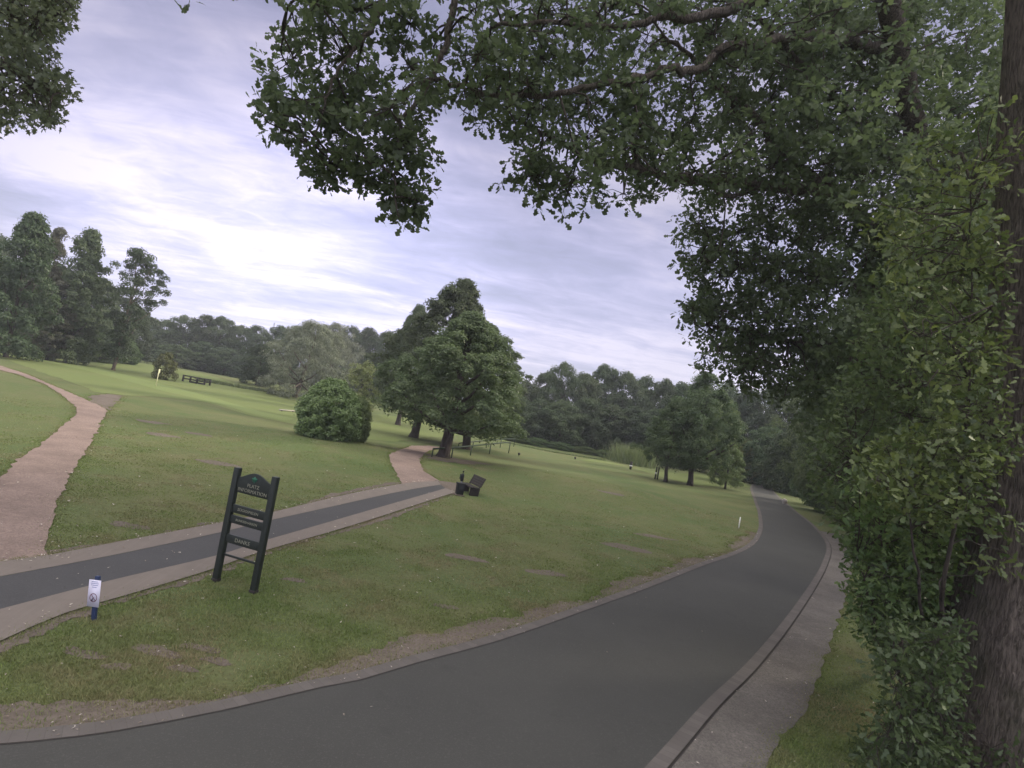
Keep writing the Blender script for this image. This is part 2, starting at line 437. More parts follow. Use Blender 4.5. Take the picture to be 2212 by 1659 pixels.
fair = dens(G2([(-80,757),(0,772),(67,795),(140,822),(201,846),(269,853),(336,857),(437,867),(537,897),(605,911),(700,930),(790,948),(860,955),(905,946),(1000,938),(1010,925),(900,905),(800,893),(700,868),(620,851),(530,836),(430,806),(340,790),(290,781),(200,793),(110,772),(0,757)]), .8, .12, 8)
sheet('fairway', fair, .010, M['fairway'], 2)
green = dens(G2([(-80,750),(0,768),(101,782),(201,804),(336,840),(437,864),(537,893),(610,908),(637,905),(560,889),(470,862),(336,826),(201,792),(101,774),(0,760)]), .8, .1, 9)
sheet('putting_green', green, .016, M['green'], 2)
sheet('fairway_strip', dens(G2([(1040,930),(1085,940),(1150,951),(1230,966),(1311,983),(1302,989),(1225,977),(1150,962),(1080,952),(1030,943)]), .8, .05, 10), .014, M['green'], 2)
sheet('fairway_far', dens(G2([(1240,992),(1300,992),(1400,1018),(1520,1026),(1610,1040),(1618,1052),(1560,1052),(1500,1049),(1430,1030),(1360,1008)]), .8, .08, 12), .010, M['fairway'], 2)
# bare soil along the kerb and path edges
def verge(line, seed, wmax, name='bare_verge'):
    r = np.random.default_rng(seed); ln = dens(line, .12, 0, 0, False); n = len(ln)
    t = np.gradient(ln, axis=0); t /= np.linalg.norm(t, axis=1)[:, None]; nr = np.c_[-t[:, 1], t[:, 0]]
    w = np.zeros(n)
    for per, am in ((20, .5), (7, .3), (3, .2)):
        w += am * np.interp(np.arange(n), np.arange(0, n + per, per), r.random(len(np.arange(0, n + per, per))))
    w = np.clip((w - .28) * 2.4, .06, 1) * wmax + r.random(n) * .16
    return np.vstack([ln - nr * .03, (ln + nr * w[:, None])[::-1]])
m_ = np.hypot(Lout[:, 0], Lout[:, 1]) < 34
vg1 = verge(Lout[m_], 1, .55); sheet('bare_verge', vg1, .008, M['soil'])
vg2 = verge(up_out, 2, .35); sheet('bare_verge', vg2, .008, M['soil'])
vg3 = verge(lo_out[::-1], 3, .22); sheet('bare_verge', vg3, .0085, M['soil'])
oval = lambda c, a, b, s: dens(np.array([[c[0] + a * math.cos(t), c[1] + b * math.sin(t)] for t in np.arange(14) / 14 * 6.283]), .3 * min(1, a), .3 * b, s)
tb = ground(957, 988)
lime_soil = oval(tb, 3.2, 1.6, 20); sheet('dirt_patch', lime_soil, .009, M['soil'])  # soil-coloured oval around the foot of the front lime

worn = []
for i, (px, py, a_, b_) in enumerate([(335, 1407, .34, .16), (430, 1400, .28, .13), (468, 1428, .22, .1), (185, 1412, .3, .13), (395, 1447, .2, .1), (250, 1440, .18, .1), (330, 912, .9, .4), (352, 940, .7, .3), (425, 938, .8, .35), (470, 1000, .8, .3), (1180, 1238, .6, .22), (1345, 1182, .9, .35), (1410, 1158, 1.0, .35), (960, 1310, .3, .12), (640, 1255, .3, .14), (1010, 1205, .5, .2), (1320, 1065, .9, .3), (280, 1135, .4, .2)]):
    g_c = ground(px, py); wpoly = oval(g_c, a_, b_, 70 + i); worn.append(wpoly)
    sheet('dirt_patch', wpoly, .0062, M['soil'], .6)
# ------------------------------------------------------------------ leaves
RHOMB = (np.array([[0, 0, 0], [.45, .5, .06], [1, 0, 0], [.45, -.5, .06]]), 4)
OAK = (np.array([[0,0,0],[.22,.16,.03],[.36,.10,.02],[.50,.40,.06],[.62,.20,.03],[.78,.42,.03],[1,.08,-.04],[.98,-.12,-.04],[.78,-.40,.03],[.62,-.18,.03],[.48,-.38,.06],[.36,-.10,.02],[.2,-.16,.03]]), 13)
MAPLE = (np.array([[0,0,0],[.15,.45,.02],[.35,.22,0],[.62,.5,.02],[.6,.2,0],[1,0,-.04],[.6,-.2,0],[.62,-.5,.02],[.35,-.22,0],[.15,-.45,.02]]), 10)
def unit(v): return v / (np.linalg.norm(v, axis=-1, keepdims=True) + 1e-9)
def leaf_mesh(name, P, Nn, D, Ln, Wd, tint, mat, shape=RHOMB):
    T, k = shape
    D = unit(D - Nn * (D * Nn).sum(1, keepdims=True)); B = np.cross(Nn, D)
    V = P[:, None] + D[:, None] * (T[None, :, :1] * Ln[:, None, None]) + B[:, None] * (T[None, :, 1:2] * Wd[:, None, None]) + Nn[:, None] * (T[None, :, 2:] * Ln[:, None, None])
    n = len(P)
    return np_mesh(name, V.reshape(-1, 3), np.arange(n * k), np.arange(n) * k, mat, False, {'tint': np.repeat(np.clip(tint, 0, 1), k)})
def rv(r, n): return unit(r.normal(size=(n, 3)))

def crown_points(r, prof, Hh, W, ncl, nlf, csize, fill=.35, lump=1.0):
    """clump centres inside an envelope, then leaves over each clump. prof: (z fraction, radius fraction)"""
    pz, pr = zip(*prof)
    z = np.interp(r.random(ncl), np.linspace(0, 1, 60), np.interp(np.linspace(0, 1, 60), np.cumsum([0] + [1] * 59) / 59, np.linspace(pz[0], pz[-1], 60)))
    a = r.random(ncl) * 6.283
    rad = np.interp(z, pz, pr)
    lob = 1 + .16 * lump * np.sin(3 * a + z * 9 + r.random() * 6) + .10 * lump * np.sin(7 * a - z * 14)
    rho = np.where(r.random(ncl) < fill, r.random(ncl) ** .6, .72 + .28 * r.random(ncl)) * lob
    cc = np.c_[np.cos(a) * rad * rho * W / 2, np.sin(a) * rad * rho * W / 2, z * Hh]
    cs = csize * (.65 + .7 * r.random(ncl))
    which = r.integers(0, ncl, nlf)
    o = rv(r, nlf); o[:, 2] = np.where(r.random(nlf) < .7, np.abs(o[:, 2]), o[:, 2])
    o = unit(o)
    q = (.55 + .5 * r.random(nlf))[:, None]
    P = cc[which] + o * cs[which][:, None] * q * np.array([1, 1, .92])
    Nn = unit(o + .75 * rv(r, nlf) + np.array([0, 0, .25]))
    tint = .15 + .45 * r.random(ncl)[which] + .4 * r.random(nlf)
    return P, Nn, tint, cc

PROF = {
 'round': [(.16, .55), (.28, .9), (.45, 1), (.65, .9), (.82, .62), (.95, .3), (1, .08)],
 'skirt': [(.09, .62), (.17, .95), (.3, 1), (.5, .92), (.66, .74), (.8, .5), (.92, .26), (1, .05)],
 'tall': [(.06, .5), (.2, .8), (.4, .75), (.5, .6), (.62, .9), (.78, .85), (.92, .5), (1, .12)],
 'pyramid': [(.02, .75), (.2, 1), (.4, .95), (.6, .78), (.78, .55), (.92, .28), (1, .08)],
 'stem': [(.2, .6), (.27, .92), (.4, 1), (.58, .92), (.74, .68), (.88, .38), (1, .06)],
 'near': [(.10, .55), (.2, .85), (.4, 1), (.65, .95), (.85, .65), (1, .15)],
 'lime': [(.15, .55), (.22, .9), (.36, 1), (.55, .9), (.7, .7), (.84, .45), (.94, .25), (1, .08)],
 'slim': [(.05, .5), (.2, .9), (.45, 1), (.7, .75), (.88, .45), (1, .1)],
 'dome': [(.0, .72), (.15, .95), (.4, 1), (.65, .88), (.85, .6), (1, .2)],
 'wood': [(.02, .7), (.2, .9), (.5, 1), (.75, .85), (.9, .55), (1, .15)],
 'lolly': [(.12, .3), (.4, .4), (.5, .55), (.6, .85), (.75, 1), (.88, .85), (.96, .5), (1, .15)],
}
def tree_proto(name, prof, Hh, W, ncl, nlf, csize, lsize, mat, barkm, seed, trunk_r, lean=0, fill=.35, lump=1, droop=0, shape=RHOMB, ratio=.55, limbs=7):
    r = np.random.default_rng(seed)
    P, Nn, tint, cc = crown_points(r, PROF[prof], Hh, W, ncl, nlf, csize, fill, lump)
    D = rv(r, len(P)) + np.array([0, 0, -.3 - droop * 2])
    Ln = lsize * (.7 + .6 * r.random(len(P)))
    P[:, 0] += lean * P[:, 2]; cc[:, 0] += lean * cc[:, 2]
    cm = leaf_mesh('crown', P, Nn, D, Ln, Ln * ratio, tint, mat, shape)
    tm = None
    if trunk_r:
        mb = MB()
        zz = np.array([-.25, 0, .05, .14, .3, .5, .7, .88]) * Hh; zz[0] = -.3; zz[2] = min(.5, zz[3] * .5)
        wob = r.normal(size=(8, 2)) * trunk_r * .35; wob[:3] = 0
        pts = np.c_[lean * zz + wob[:, 0], wob[:, 1], zz]
        mb.tube(pts, trunk_r * np.array([1.7, 1.5, 1.1, 1, .85, .6, .35, .1]), 9)
        for i in r.choice(len(cc), min(limbs, len(cc)), False):
            c = cc[i]; z0 = max(.2 * Hh, c[2] - .22 * Hh - .4 * math.hypot(c[0], c[1]) * .5)
            s = np.array([np.interp(z0, zz, pts[:, 0]), np.interp(z0, zz, pts[:, 1]), z0])
            md = (s + c) / 2 + np.array([0, 0, -.03 * Hh])
            mb.tube([s, md, c], [trunk_r * .45, trunk_r * .3, trunk_r * .08], 6)
        tm = mb.mesh('trunk', barkm, True)
    return tm, cm, Hh, W

def plant_tree(name, proto, base, Hh, W, label, cat='tree', group=None, rz=0, tilt=(0, 0)):
    tm, cm, ph, pw = proto
    e = empty(name, base, label, cat, group, rz)
    e.scale = (W / pw, W / pw, Hh / ph); e.rotation_mode = 'ZYX'; e.rotation_euler = (tilt[0], tilt[1], rz)
    if tm is not None: link('trunk', tm, e)
    link('crown', cm, e)
    return e

P_ = {}
for i in range(4):
    P_['wood%d' % i] = tree_proto('wood', 'wood', 11, 9, 150, 24000, .85, .32, M['wood_leaf'], M['bark'], 100 + i, .22, fill=.2, lump=1.6)
    P_['round%d' % i] = tree_proto('round', 'wood', 12, 9, 140, 22000, .9, .32, M['wood_leaf'], M['bark'], 200 + i, .25, lump=1.2)
for i in range(2):
    P_['tall%d' % i] = tree_proto('tall', 'pyramid', 18, 8, 230, 36000, .85, .34, M['wood_leaf'], M['bark'], 300 + i, .25, fill=.4, lump=1.6, limbs=14)
P_['slim'] = tree_proto('slim', 'slim', 20, 6, 190, 24000, .62, .3, M['brown_leaf'], M['bark'], 310, .2, droop=.6, fill=.5)
P_['lolly'] = tree_proto('lolly', 'lolly', 20, 8.5, 120, 20000, .85, .32, M['wood_leaf'], M['pale_bark'], 320, .24, fill=.5, lump=1.5, limbs=16)
for i in range(2):
    P_['willow%d' % i] = tree_proto('willow', 'dome', 12, 11, 170, 26000, .9, .33, M['willow_leaf'], M['pale_bark'], 330 + i, .3, droop=.8, ratio=.3, lump=1.4)
P_['lime0'] = tree_proto('lime', 'stem', 12, 9, 300, 70000, .58, .165, M['lime_leaf'], M['bark'], 341, .36, fill=.3, lump=1.1, ratio=.7, limbs=14)
P_['lime1'] = tree_proto('lime', 'lime', 13, 8, 420, 80000, .52, .17, M['lime_leaf'], M['bark'], 342, .3, fill=.35, lump=1.5, ratio=.7, limbs=14)
P_['road0'] = tree_proto('roadside', 'stem', 9, 7, 190, 34000, .5, .17, M['lime_leaf'], M['bark'], 351, .22, lump=1.2, droop=.3, limbs=10)
P_['road1'] = tree_proto('roadside', 'stem', 9, 7, 180, 32000, .5, .17, M['hedge_leaf'], M['bark'], 352, .2, lump=1.2, droop=.3, limbs=10)
for i in range(2):
    P_['near%d' % i] = tree_proto('near', 'near', 15, 10, 260, 60000, .85, .19, M['oak_leaf'], M['bark'], 400 + i, .3, fill=.4, lump=1.3, limbs=14)
P_['weep'] = tree_proto('weeping', 'dome', 8, 4.5, 80, 10000, .5, .3, M['pale_leaf'], M['bark'], 355, .12, droop=1.2, ratio=.3)
P_['pale'] = tree_proto('pale', 'slim', 8, 5, 80, 9000, .6, .26, M['pale_leaf'], M['bark'], 356, .14, lump=1.3)
P_['fir'] = tree_proto('fir', 'skirt', 6, 4, 110, 16000, .38, .18, M['bush_leaf'], M['bark'], 357, .12, droop=.2, lump=1.3, ratio=.4)
P_['bush'] = tree_proto('bush', 'dome', 3, 3.4, 420, 60000, .27, .11, M['bush_leaf'], None, 361, 0, fill=.12, lump=.35, ratio=.55)
for i in range(2):
    P_['shrub%d' % i] = tree_proto('shrub', 'dome', 3, 3.4, 150, 26000, .36, .13, M['hedge_leaf'], M['bark'], 365 + i, .07, lump=1.2)
P_['shrubpale'] = tree_proto('shrub', 'dome', 3, 3, 70, 8000, .4, .2, M['pale_leaf'], M['bark'], 368, .07, lump=1.0)

def tree(name, key, bx, by, ty, wpx, label, cat='tree', group=None, rz=None, dist=None, tilt=(0, 0), topdx=0):
    b = ground(bx, by) if dist is None else bearing(bx, dist)
    b = b - np.array([0, 0, .06])
    Hh = height_to(b, ty); W = wpx / FPX * max(4, (b - CAM) @ _f)
    return plant_tree(name, P_[key], b, Hh, W, label, cat, group, rng.random() * 6.283 if rz is None else rz, tilt)

# the three limes in the middle and their neighbours
tree('lime_tree', 'lime0', 957, 988, 685, 300, 'broad front lime tree, its leaning trunk standing behind the start of the green handrail', rz=1.0, tilt=(0, R(3)))
tree('lime_tree', 'lime1', 893, 945, 600, 220, 'tallest lime tree of the clump, trunk beyond the end of the middle gravel path', rz=2.2, tilt=(0, R(8)))
tree('lime_tree', 'lime1', 1006, 970, 705, 225, 'lime tree whose dark trunk shows between the two rows of the handrail', rz=4.1)
tree('lime_tree', 'lime0', 859, 918, 668, 118, 'farthest lime tree of the clump, thin trunk left of its neighbours', rz=5.2)
tree('laurel_bush', 'bush', 702, 946, 827, 134, 'large rounded glossy green bush at the edge of the mown slope', 'bush', rz=.4)
tree('laurel_bush', 'bush', 762, 952, 862, 60, 'small rounded bush hugging the right flank of the large glossy bush', 'bush', rz=2.4)
tree('young_tree', 'pale', 770, 892, 780, 84, 'pale yellowish green young tree standing behind the large glossy bush')
tree('willow_tree', 'willow0', 636, 858, 698, 165, 'broad silvery willow with a leaning pale trunk at the fairway edge', rz=0, tilt=(0, R(9)))
tree('willow_tree', 'willow1', 712, 868, 705, 120, 'grey green willow half hidden behind the broad silvery willow', dist=112)
tree('round_tree', 'round0', 553, 832, 748, 72, 'small round dark green tree in front of the wood beside the willow')
tree('field_bush', 'shrubpale', 352, 820, 766, 44, 'lone rounded bush on the grass behind the yellow flagstick', 'bush')
# tall group on the left
tree('tall_tree', 'tall0', 12, 772, 470, 130, 'tall dark tree at the very left edge of the distant group')
tree('slim_tree', 'slim', 72, 770, 497, 74, 'slim brownish poplar like tree between two dark tall trees')
tree('tall_tree', 'tall1', 140, 783, 503, 110, 'tall dark pyramid shaped tree between the brownish tree and the loose crowned tree')
tree('loose_tree', 'lolly', 244, 800, 545, 116, 'tall tree with a loose rounded crown high on a thin leaning trunk', tilt=(0, R(2)))
tree('round_tree', 'round1', 190, 788, 640, 110, 'broad low tree filling the gap under the tall dark trees', dist=88)
tree('willow_tree', 'slim', 100, 778, 610, 80, 'drooping brownish grey tree in front of the tall left group')
tree('understorey_tree', 'round2', 28, 770, 580, 140, 'dense green tree below the tallest tree at the left edge', dist=80)
tree('understorey_tree', 'round3', 285, 790, 668, 90, 'dark tree beside the loose crowned tree where the wood begins', dist=105)
for bx, ty, w, d, l in ((-40, 520, 120, 92, 'dark tree behind the tallest tree at the left edge'), (105, 590, 120, 96, 'dark tree filling the gap behind the slim brownish tree'), (200, 610, 110, 98, 'dark tree behind the pyramid shaped and loose crowned trees'), (262, 650, 90, 100, 'dark tree behind the leaning trunk of the loose crowned tree')):
    tree('round_tree', 'round%d' % (bx % 4), bx, 0, ty, w, l, dist=d)
for i, (bx, ty, w, d) in enumerate([(60, 700, 90, 74), (165, 715, 80, 76), (225, 725, 70, 80), (10, 690, 90, 70), (118, 700, 80, 78), (275, 735, 60, 86)]):
    tree('shrub', 'shrub%d' % (i % 2), bx, 0, ty, w, 'dark shrub filling the foot of the tall trees on the left', 'shrub', 'shrubs under the left trees', dist=d)
# far wood behind the fairway
g_ = 'trees of the wood behind the fairway'
for i, (bx, ty, w) in enumerate([(318, 690, 60), (352, 700, 64), (392, 694, 70), (432, 688, 64), (468, 690, 66), (506, 706, 66), (545, 710, 66), (590, 715, 70), (640, 716, 70), (690, 725, 60), (740, 712, 66), (780, 722, 70), (820, 730, 70), (860, 742, 70)]):
    tree('wood_tree', 'wood%d' % (i % 4), bx, 0, ty + rng.normal() * 3, w * 1.25, 'dark leafy tree in the distant wood behind the mown fairway', group=g_, dist=128 + rng.random() * 14)
for i, (bx, ty, w) in enumerate([(330, 742, 60), (385, 748, 60), (440, 742, 62), (490, 755, 60), (540, 765, 50), (600, 770, 60), (690, 790, 60), (745, 800, 60), (800, 812, 70), (850, 830, 60)]):
    tree('wood_tree', 'wood%d' % ((i + 1) % 4), bx, 0, ty, w * 1.3, 'dark leafy tree in the distant wood behind the mown fairway', group=g_, dist=116 + rng.random() * 8)
# right wood
g2 = 'trees of the wood behind the bright fairway strip'
for i, (bx, ty, w) in enumerate([(1128, 830, 70), (1170, 812, 80), (1205, 795, 70), (1248, 812, 76), (1290, 800, 76), (1335, 815, 76), (1375, 822, 76), (1418, 830, 76), (1460, 838, 76), (1505, 840, 76), (1550, 836, 70), (1600, 850, 76)]):
    tree('wood_tree', ('wood%d' if i % 3 else 'round%d') % (i % 4), bx, 0, ty, w * 1.3, 'dark tree in the wood behind the bright fairway strip', group=g2, dist=92 + rng.random() * 10)
for i, (bx, ty, w) in enumerate([(1120, 862, 70), (1165, 868, 70), (1215, 872, 76), (1265, 868, 76), (1315, 880, 76), (1365, 885, 76), (1420, 892, 76), (1480, 900, 76), (1550, 905, 70)]):
    tree('wood_tree', 'wood%d' % ((i + 2) % 4), bx, 0, ty, w * 1.3, 'dark tree in the wood behind the bright fairway strip', group=g2, dist=82 + rng.random() * 5)
for i, bx in enumerate([1130, 1175, 1225, 1275, 1320, 1365]):
    tree('shrub', 'shrub%d' % (i % 2), bx, 0, 940 + (bx - 1130) * .18, 60, 'dark shrub along the foot of the wood by the fairway strip', 'shrub', 'shrubs at the foot of the right wood', dist=79)
# roadside trees
tree('roadside_tree', 'road0', 1490, 1049, 812, 175, 'roadside tree with a thick trunk, nearest of the trio on the right lawn')
tree('roadside_tree', 'road1', 1437, 1041, 868, 130, 'roadside tree with a thin trunk beside the twin dark posts')
tree('roadside_tree', 'road1', 1540, 1040, 862, 95, 'roadside tree half hidden behind the conifer like bush')
tree('conifer', 'fir', 1566, 1056, 962, 72, 'low dark conifer with spreading lower boughs near the road', 'conifer')
tree('weeping_tree', 'weep', 1603, 1040, 950, 62, 'yellowish weeping tree beside the far bend of the road')
tree('shrub', 'shrubpale', 1646, 1038, 1003, 60, 'rounded pale shrub at the far end of the road', 'shrub')
g3 = 'trees beyond the far bend of the road'
for i, (bx, ty, w, d) in enumerate([(1600, 860, 90, 98), (1640, 850, 90, 92), (1685, 845, 90, 88), (1730, 880, 90, 84), (1660, 930, 80, 78), (1700, 940, 80, 72), (1740, 900, 70, 70), (1790, 860, 90, 80), (1835, 850, 90, 84), (1880, 840, 100, 80)]):
    tree('far_tree', 'wood%d' % (i % 4), bx, 0, ty, w * 1.25, 'hazy tree closing the view beyond the far bend of the road', group=g3, dist=d)
g4 = 'trees lining the right side of the road'
for i, (bx, by, ty, w, d) in enumerate([(1745, 0, 690, 190, 52), (1800, 0, 600, 240, 43), (1880, 0, 470, 300, 36), (1960, 0, 330, 380, 30), (2090, 0, 180, 460, 27), (2280, 0, 60, 520, 25), (1990, 0, 560, 300, 42), (2140, 0, 420, 340, 46)]):
    tree('roadside_tree', 'near%d' % (i % 2), bx + 45, by, ty, w, ['tall dark tree farthest along the right side of the road', 'tall dark tree second farthest along the right side of the road', 'tall dark tree midway along the right side of the road', 'tall dark tree right of the road behind the young oak leaves', 'tall dark tree behind the twin oak trunks', 'tall dark tree behind the thickest oak trunk', 'dark tree filling the back between the roadside crowns', 'dark tree deep behind the oaks at the right edge'][i], group=g4, dist=d)
for i, (bx, by, ty, w, k) in enumerate([(1712, 1076, 985, 44, 'shrub0'), (1740, 1095, 985, 56, 'shrub1'), (1772, 1112, 985, 66, 'shrub0'), (1810, 1130, 985, 80, 'shrub1'), (1850, 1150, 980, 90, 'shrub0'), (1895, 1185, 990, 110, 'shrub1'), (1900, 1130, 960, 110, 'shrub0'), (1960, 1160, 960, 120, 'shrub1')]):
    tree('hedge_shrub', k, bx + 22, by, ty, w * 1.15, ['hedge shrub farthest down the right verge', 'hedge shrub second from the far end of the right verge', 'hedge shrub by the pale stone on the right verge', 'hedge shrub midway along the right verge', 'hedge shrub where the gravel shoulder begins', 'hedge shrub nearest the young oak on the right verge', 'hedge shrub set back behind the middle of the right verge', 'hedge shrub set back behind the young oak'][i], 'shrub', 'hedge along the right verge')

# ------------------------------------------------------------------ near oaks
def sample_poly(r, poly, n):
    poly = np.asarray(poly, float); lo, hi = poly.min(0), poly.max(0); out = np.zeros((0, 2))
    while len(out) < n:
        p = lo + r.random((n * 2, 2)) * (hi - lo); out = np.vstack([out, p[inside(p, poly)]])
    return out[:n]
def pline(pts, k=5):
    p = np.asarray(pts, float); p3 = np.vstack([2*p[0]-p[1], p, 2*p[-1]-p[-2]]); out = []
    for i in range(1, len(p3) - 2):
        for t in np.arange(k) / k:
            out.append(.5 * ((2*p3[i]) + (-p3[i-1] + p3[i+1]) * t + (2*p3[i-1] - 5*p3[i] + 4*p3[i+1] - p3[i+2]) * t*t + (-p3[i-1] + 3*p3[i] - 3*p3[i+1] + p3[i+2]) * t**3))
    out.append(p3[-2]); return np.array(out)
def limb(mb, pts, r0, r1, k=8, wob=.03, seed=0):
    c = pline(pts); r = np.random.default_rng(seed)
    c[1:-1] += r.normal(size=c[1:-1].shape) * wob
    mb.tube(c, np.linspace(r0, r1, len(c)), k); return c
def sprays(r, Ctr, nl, rad, ll, sag=.25):
    n = len(Ctr) * nl; c = np.repeat(Ctr, nl, 0)
    o = rv(r, n) * (r.random((n, 1)) ** .5) * rad * np.array([1, 1, .7])
    P = c + o
    D = unit(o) + .55 * rv(r, n) + np.array([0, 0, -sag])
    Nn = unit(np.array([0, 0, .55]) + rv(r, n))
    Ln = ll * (.5 + .8 * r.random(n))
    tint = .55 * np.repeat(r.random(len(Ctr)), nl) + .45 * r.random(n)
    return P, Nn, D, Ln, tint
def twigs(mb, r, Ctr, limbs_pts, cell, r0=.022, r1=.004):
    """sub-branches from the limbs to groups of sprays, twigs from those to each spray"""
    LP = np.vstack(limbs_pts)
    key = np.floor(Ctr / cell).astype(int); grp = {}
    for i, k in enumerate(map(tuple, key)): grp.setdefault(k, []).append(i)
    for ids in grp.values():
        g = Ctr[ids].mean(0); j = np.argmin(((LP - g) ** 2).sum(1)); s = LP[j]
        d = np.linalg.norm(g - s)
        if d < .05 or d > 1.8: continue
        m1 = s + (g - s) * .4 + r.normal(size=3) * .1 * d + [0, 0, .08 * d]; m2 = s + (g - s) * .75 + r.normal(size=3) * .07 * d
        c = pline([s, m1, m2, g], 3); mb.tube(c, np.linspace(r0 * (1 + .08 * min(d, 4)), r0 * .5, len(c)), 5, False)
        for i in ids:
            t = Ctr[i]; mm = (g + t) / 2 + r.normal(size=3) * .06
            mb.tube([g, mm, t], [r0 * .45, r0 * .3, r1], 4, False)

r1 = np.random.default_rng(77)
# oak A : the thick trunk on the right edge
oa = ground(2188, 1690)
oakA = empty('oak_tree', oa, 'thick old oak trunk at the right edge with rough bark, nearest to the road', 'tree')
tr = MB()
dA = (oa - CAM) @ _f
axis = [oa + [0, 0, -.3], oa + [0, 0, .4], at(2208, 1250, dA), at(2225, 1000, dA), at(2240, 500, dA), at(2250, 150, dA), at(2262, -250, dA + .2), at(2275, -700, dA + .4)]
cA = pline(axis, 6); tA = np.linspace(0, 1, len(cA))
radA = np.interp(tA, [0, .1, .25, .5, 1], [1.12, .86, .62, .58, .40])
kk = 40; ang = np.arange(kk) / kk * 2 * math.pi
cA = pline(cA, 3); radA = np.interp(cA[:, 2], [0, .9, 2, 2.6, 3.2, 4.3, 12], [1.45, 1.28, 1.0, .80, .68, .62, .42])
ringv = []
for i in range(len(cA)):
    fl = .10 * np.sin(5 * ang + 1) * max(0, 1 - i / (len(cA) * .3)) + .018 * np.sin(17 * ang + np.sin(i * .35) * 1.5) + .012 * np.sin(29 * ang - i * .2)
    rad_ = radA[i] * (1 + fl); ringv.append(np.c_[cA[i][0] + np.cos(ang) * rad_, cA[i][1] + np.sin(ang) * rad_, np.full(kk, cA[i][2])])
tr.add(np.vstack(ringv), [[i*kk+j, i*kk+(j+1) % kk, (i+1)*kk+(j+1) % kk, (i+1)*kk+j] for i in range(len(cA)-1) for j in range(kk)])
limbsA = []
limbsA.append(limb(tr, [at(2252, -120, dA), at(2150, -220, dA + .3), at(2000, -270, dA + .6), at(1800, -300, dA + .8), at(1500, -330, dA + .5), at(1100, -420, dA + .2)], .20, .06, seed=1))
limbsA.append(limb(tr, [at(2262, -250, dA), at(2120, -330, dA - .5), at(1900, -420, dA - 1.0), at(1500, -800, dA - 1)], .22, .07, seed=2))
def child(me_obj, e, loc):
    me_obj.parent = e; me_obj.matrix_parent_inverse = Matrix.Translation(-Vector([float(v) for v in loc])); return me_obj
top = np.c_[r1.uniform(-7, 9, 900), r1.uniform(3.5, 12, 900), r1.uniform(9.5, 13.5, 900)]
keep = np.array([proj(p)[1] < -25 for p in top]); top = top[keep]; top = top[(top[:, 0] < .5) | (r1.random(len(top)) < .25)]
twigs(tr, r1, top, limbsA, 1.7, .03)
tr_o = tr.build('trunk', M['oak_bark'], None, True)
tr_o.parent = oakA; tr_o.matrix_parent_inverse = Matrix.Translation(-Vector(oa))
child(link('crown', leaf_mesh('crown', *(lambda s: (s[0], s[1], s[2], s[3] * 1.5, s[3] * 1.0, s[4]))(sprays(r1, top, 16, .42, .15)), M['oak_leaf'], OAK)), oakA, oa)

# oak B : behind, carrying the long limbs across the sky
ob = ground(1962, 1330)
oakB = empty('oak_tree', ob, 'oak behind the thick trunk, its long limbs spreading leaves across the sky over the road', 'tree')
dB = (ob - CAM) @ _f - .5
tb_ = MB(); LB = []
main = limb(tb_, [ob + [0, 0, -.3], at(1990, 1120, dB), at(2038, 840, dB), at(2040, 590, dB), at(1990, 350, dB - .6), at(1950, 160, dB - 1.5), at(1905, -60, dB - 3), at(1850, -350, dB - 4)], .40, .24, 14, .02, 3)
d1 = limb(tb_, [at(2030, 640, dB), at(1999, 581, dB), at(1910, 522, dB - .6), at(1822, 433, dB - 1.3), at(1763, 394, dB - 1.8), at(1714, 345, dB - 2.3), at(1660, 300, dB - 2.6)], .26, .11, 10, .03, 4)
l1 = limb(tb_, [at(1800, 412, dB - 1.4), at(1704, 404, dB - 2), at(1615, 395, dB - 2.8), at(1542, 389, dB - 3.4), at(1468, 384, dB - 4), at(1369, 364, dB - 4.6), at(1271, 335, dB - 5), at(1180, 290, dB - 5.2), at(1123, 262, dB - 5.5)], .17, .04, 9, .04, 5)
l1b = limb(tb_, [at(1640, 395, dB - 2.6), at(1600, 418, dB - 2.9), at(1565, 424, dB - 3.1), at(1530, 402, dB - 3.4), at(1480, 400, dB - 3.7)], .07, .03, 7, .02, 6)
l2 = limb(tb_, [at(1704, 404, dB - 2), at(1672, 330, dB - 2.3), at(1655, 276, dB - 2.6), at(1615, 236, dB - 3), at(1566, 197, dB - 3.5), at(1541, 172, dB - 3.8), at(1480, 110, dB - 4.2), at(1430, 70, dB - 4.6)], .12, .035, 8, .03, 7)
l3 = limb(tb_, [at(1975, 380, dB - .5), at(1930, 330, dB - .8), at(1891, 295, dB - 1), at(1827, 236, dB - 1.5), at(1778, 182, dB - 2), at(1714, 118, dB - 2.4), at(1640, 40, dB - 2.6)], .17, .06, 9, .03, 8)
l4 = limb(tb_, [at(1950, 130, dB - 1.6), at(1881, 103, dB - 2.2), at(1812, 84, dB - 2.7), at(1738, 76, dB - 3.2), at(1665, 89, dB - 3.8), at(1566, 103, dB - 4.4), at(1542, 123, dB - 4.6), at(1507, 148, dB - 4.9), at(1443, 153, dB - 5.3), at(1409, 162, dB - 5.5), at(1300, 182, dB - 6), at(1180, 205, dB - 6.3), at(1040, 200, dB - 6.6), at(937, 172, dB - 6.8), at(860, 200, dB - 7)], .15, .03, 9, .03, 9)
l5 = limb(tb_, [at(1905, -60, dB - 3), at(1720, -30, dB - 3.6), at(1566, 26, dB - 4.2), at(1492, 37, dB - 4.5), at(1428, 34, dB - 4.8), at(1384, 49, dB - 5.1), at(1290, 60, dB - 5.5), at(1180, 50, dB - 6), at(1060, 60, dB - 6.4)], .14, .035, 8, .03, 10)
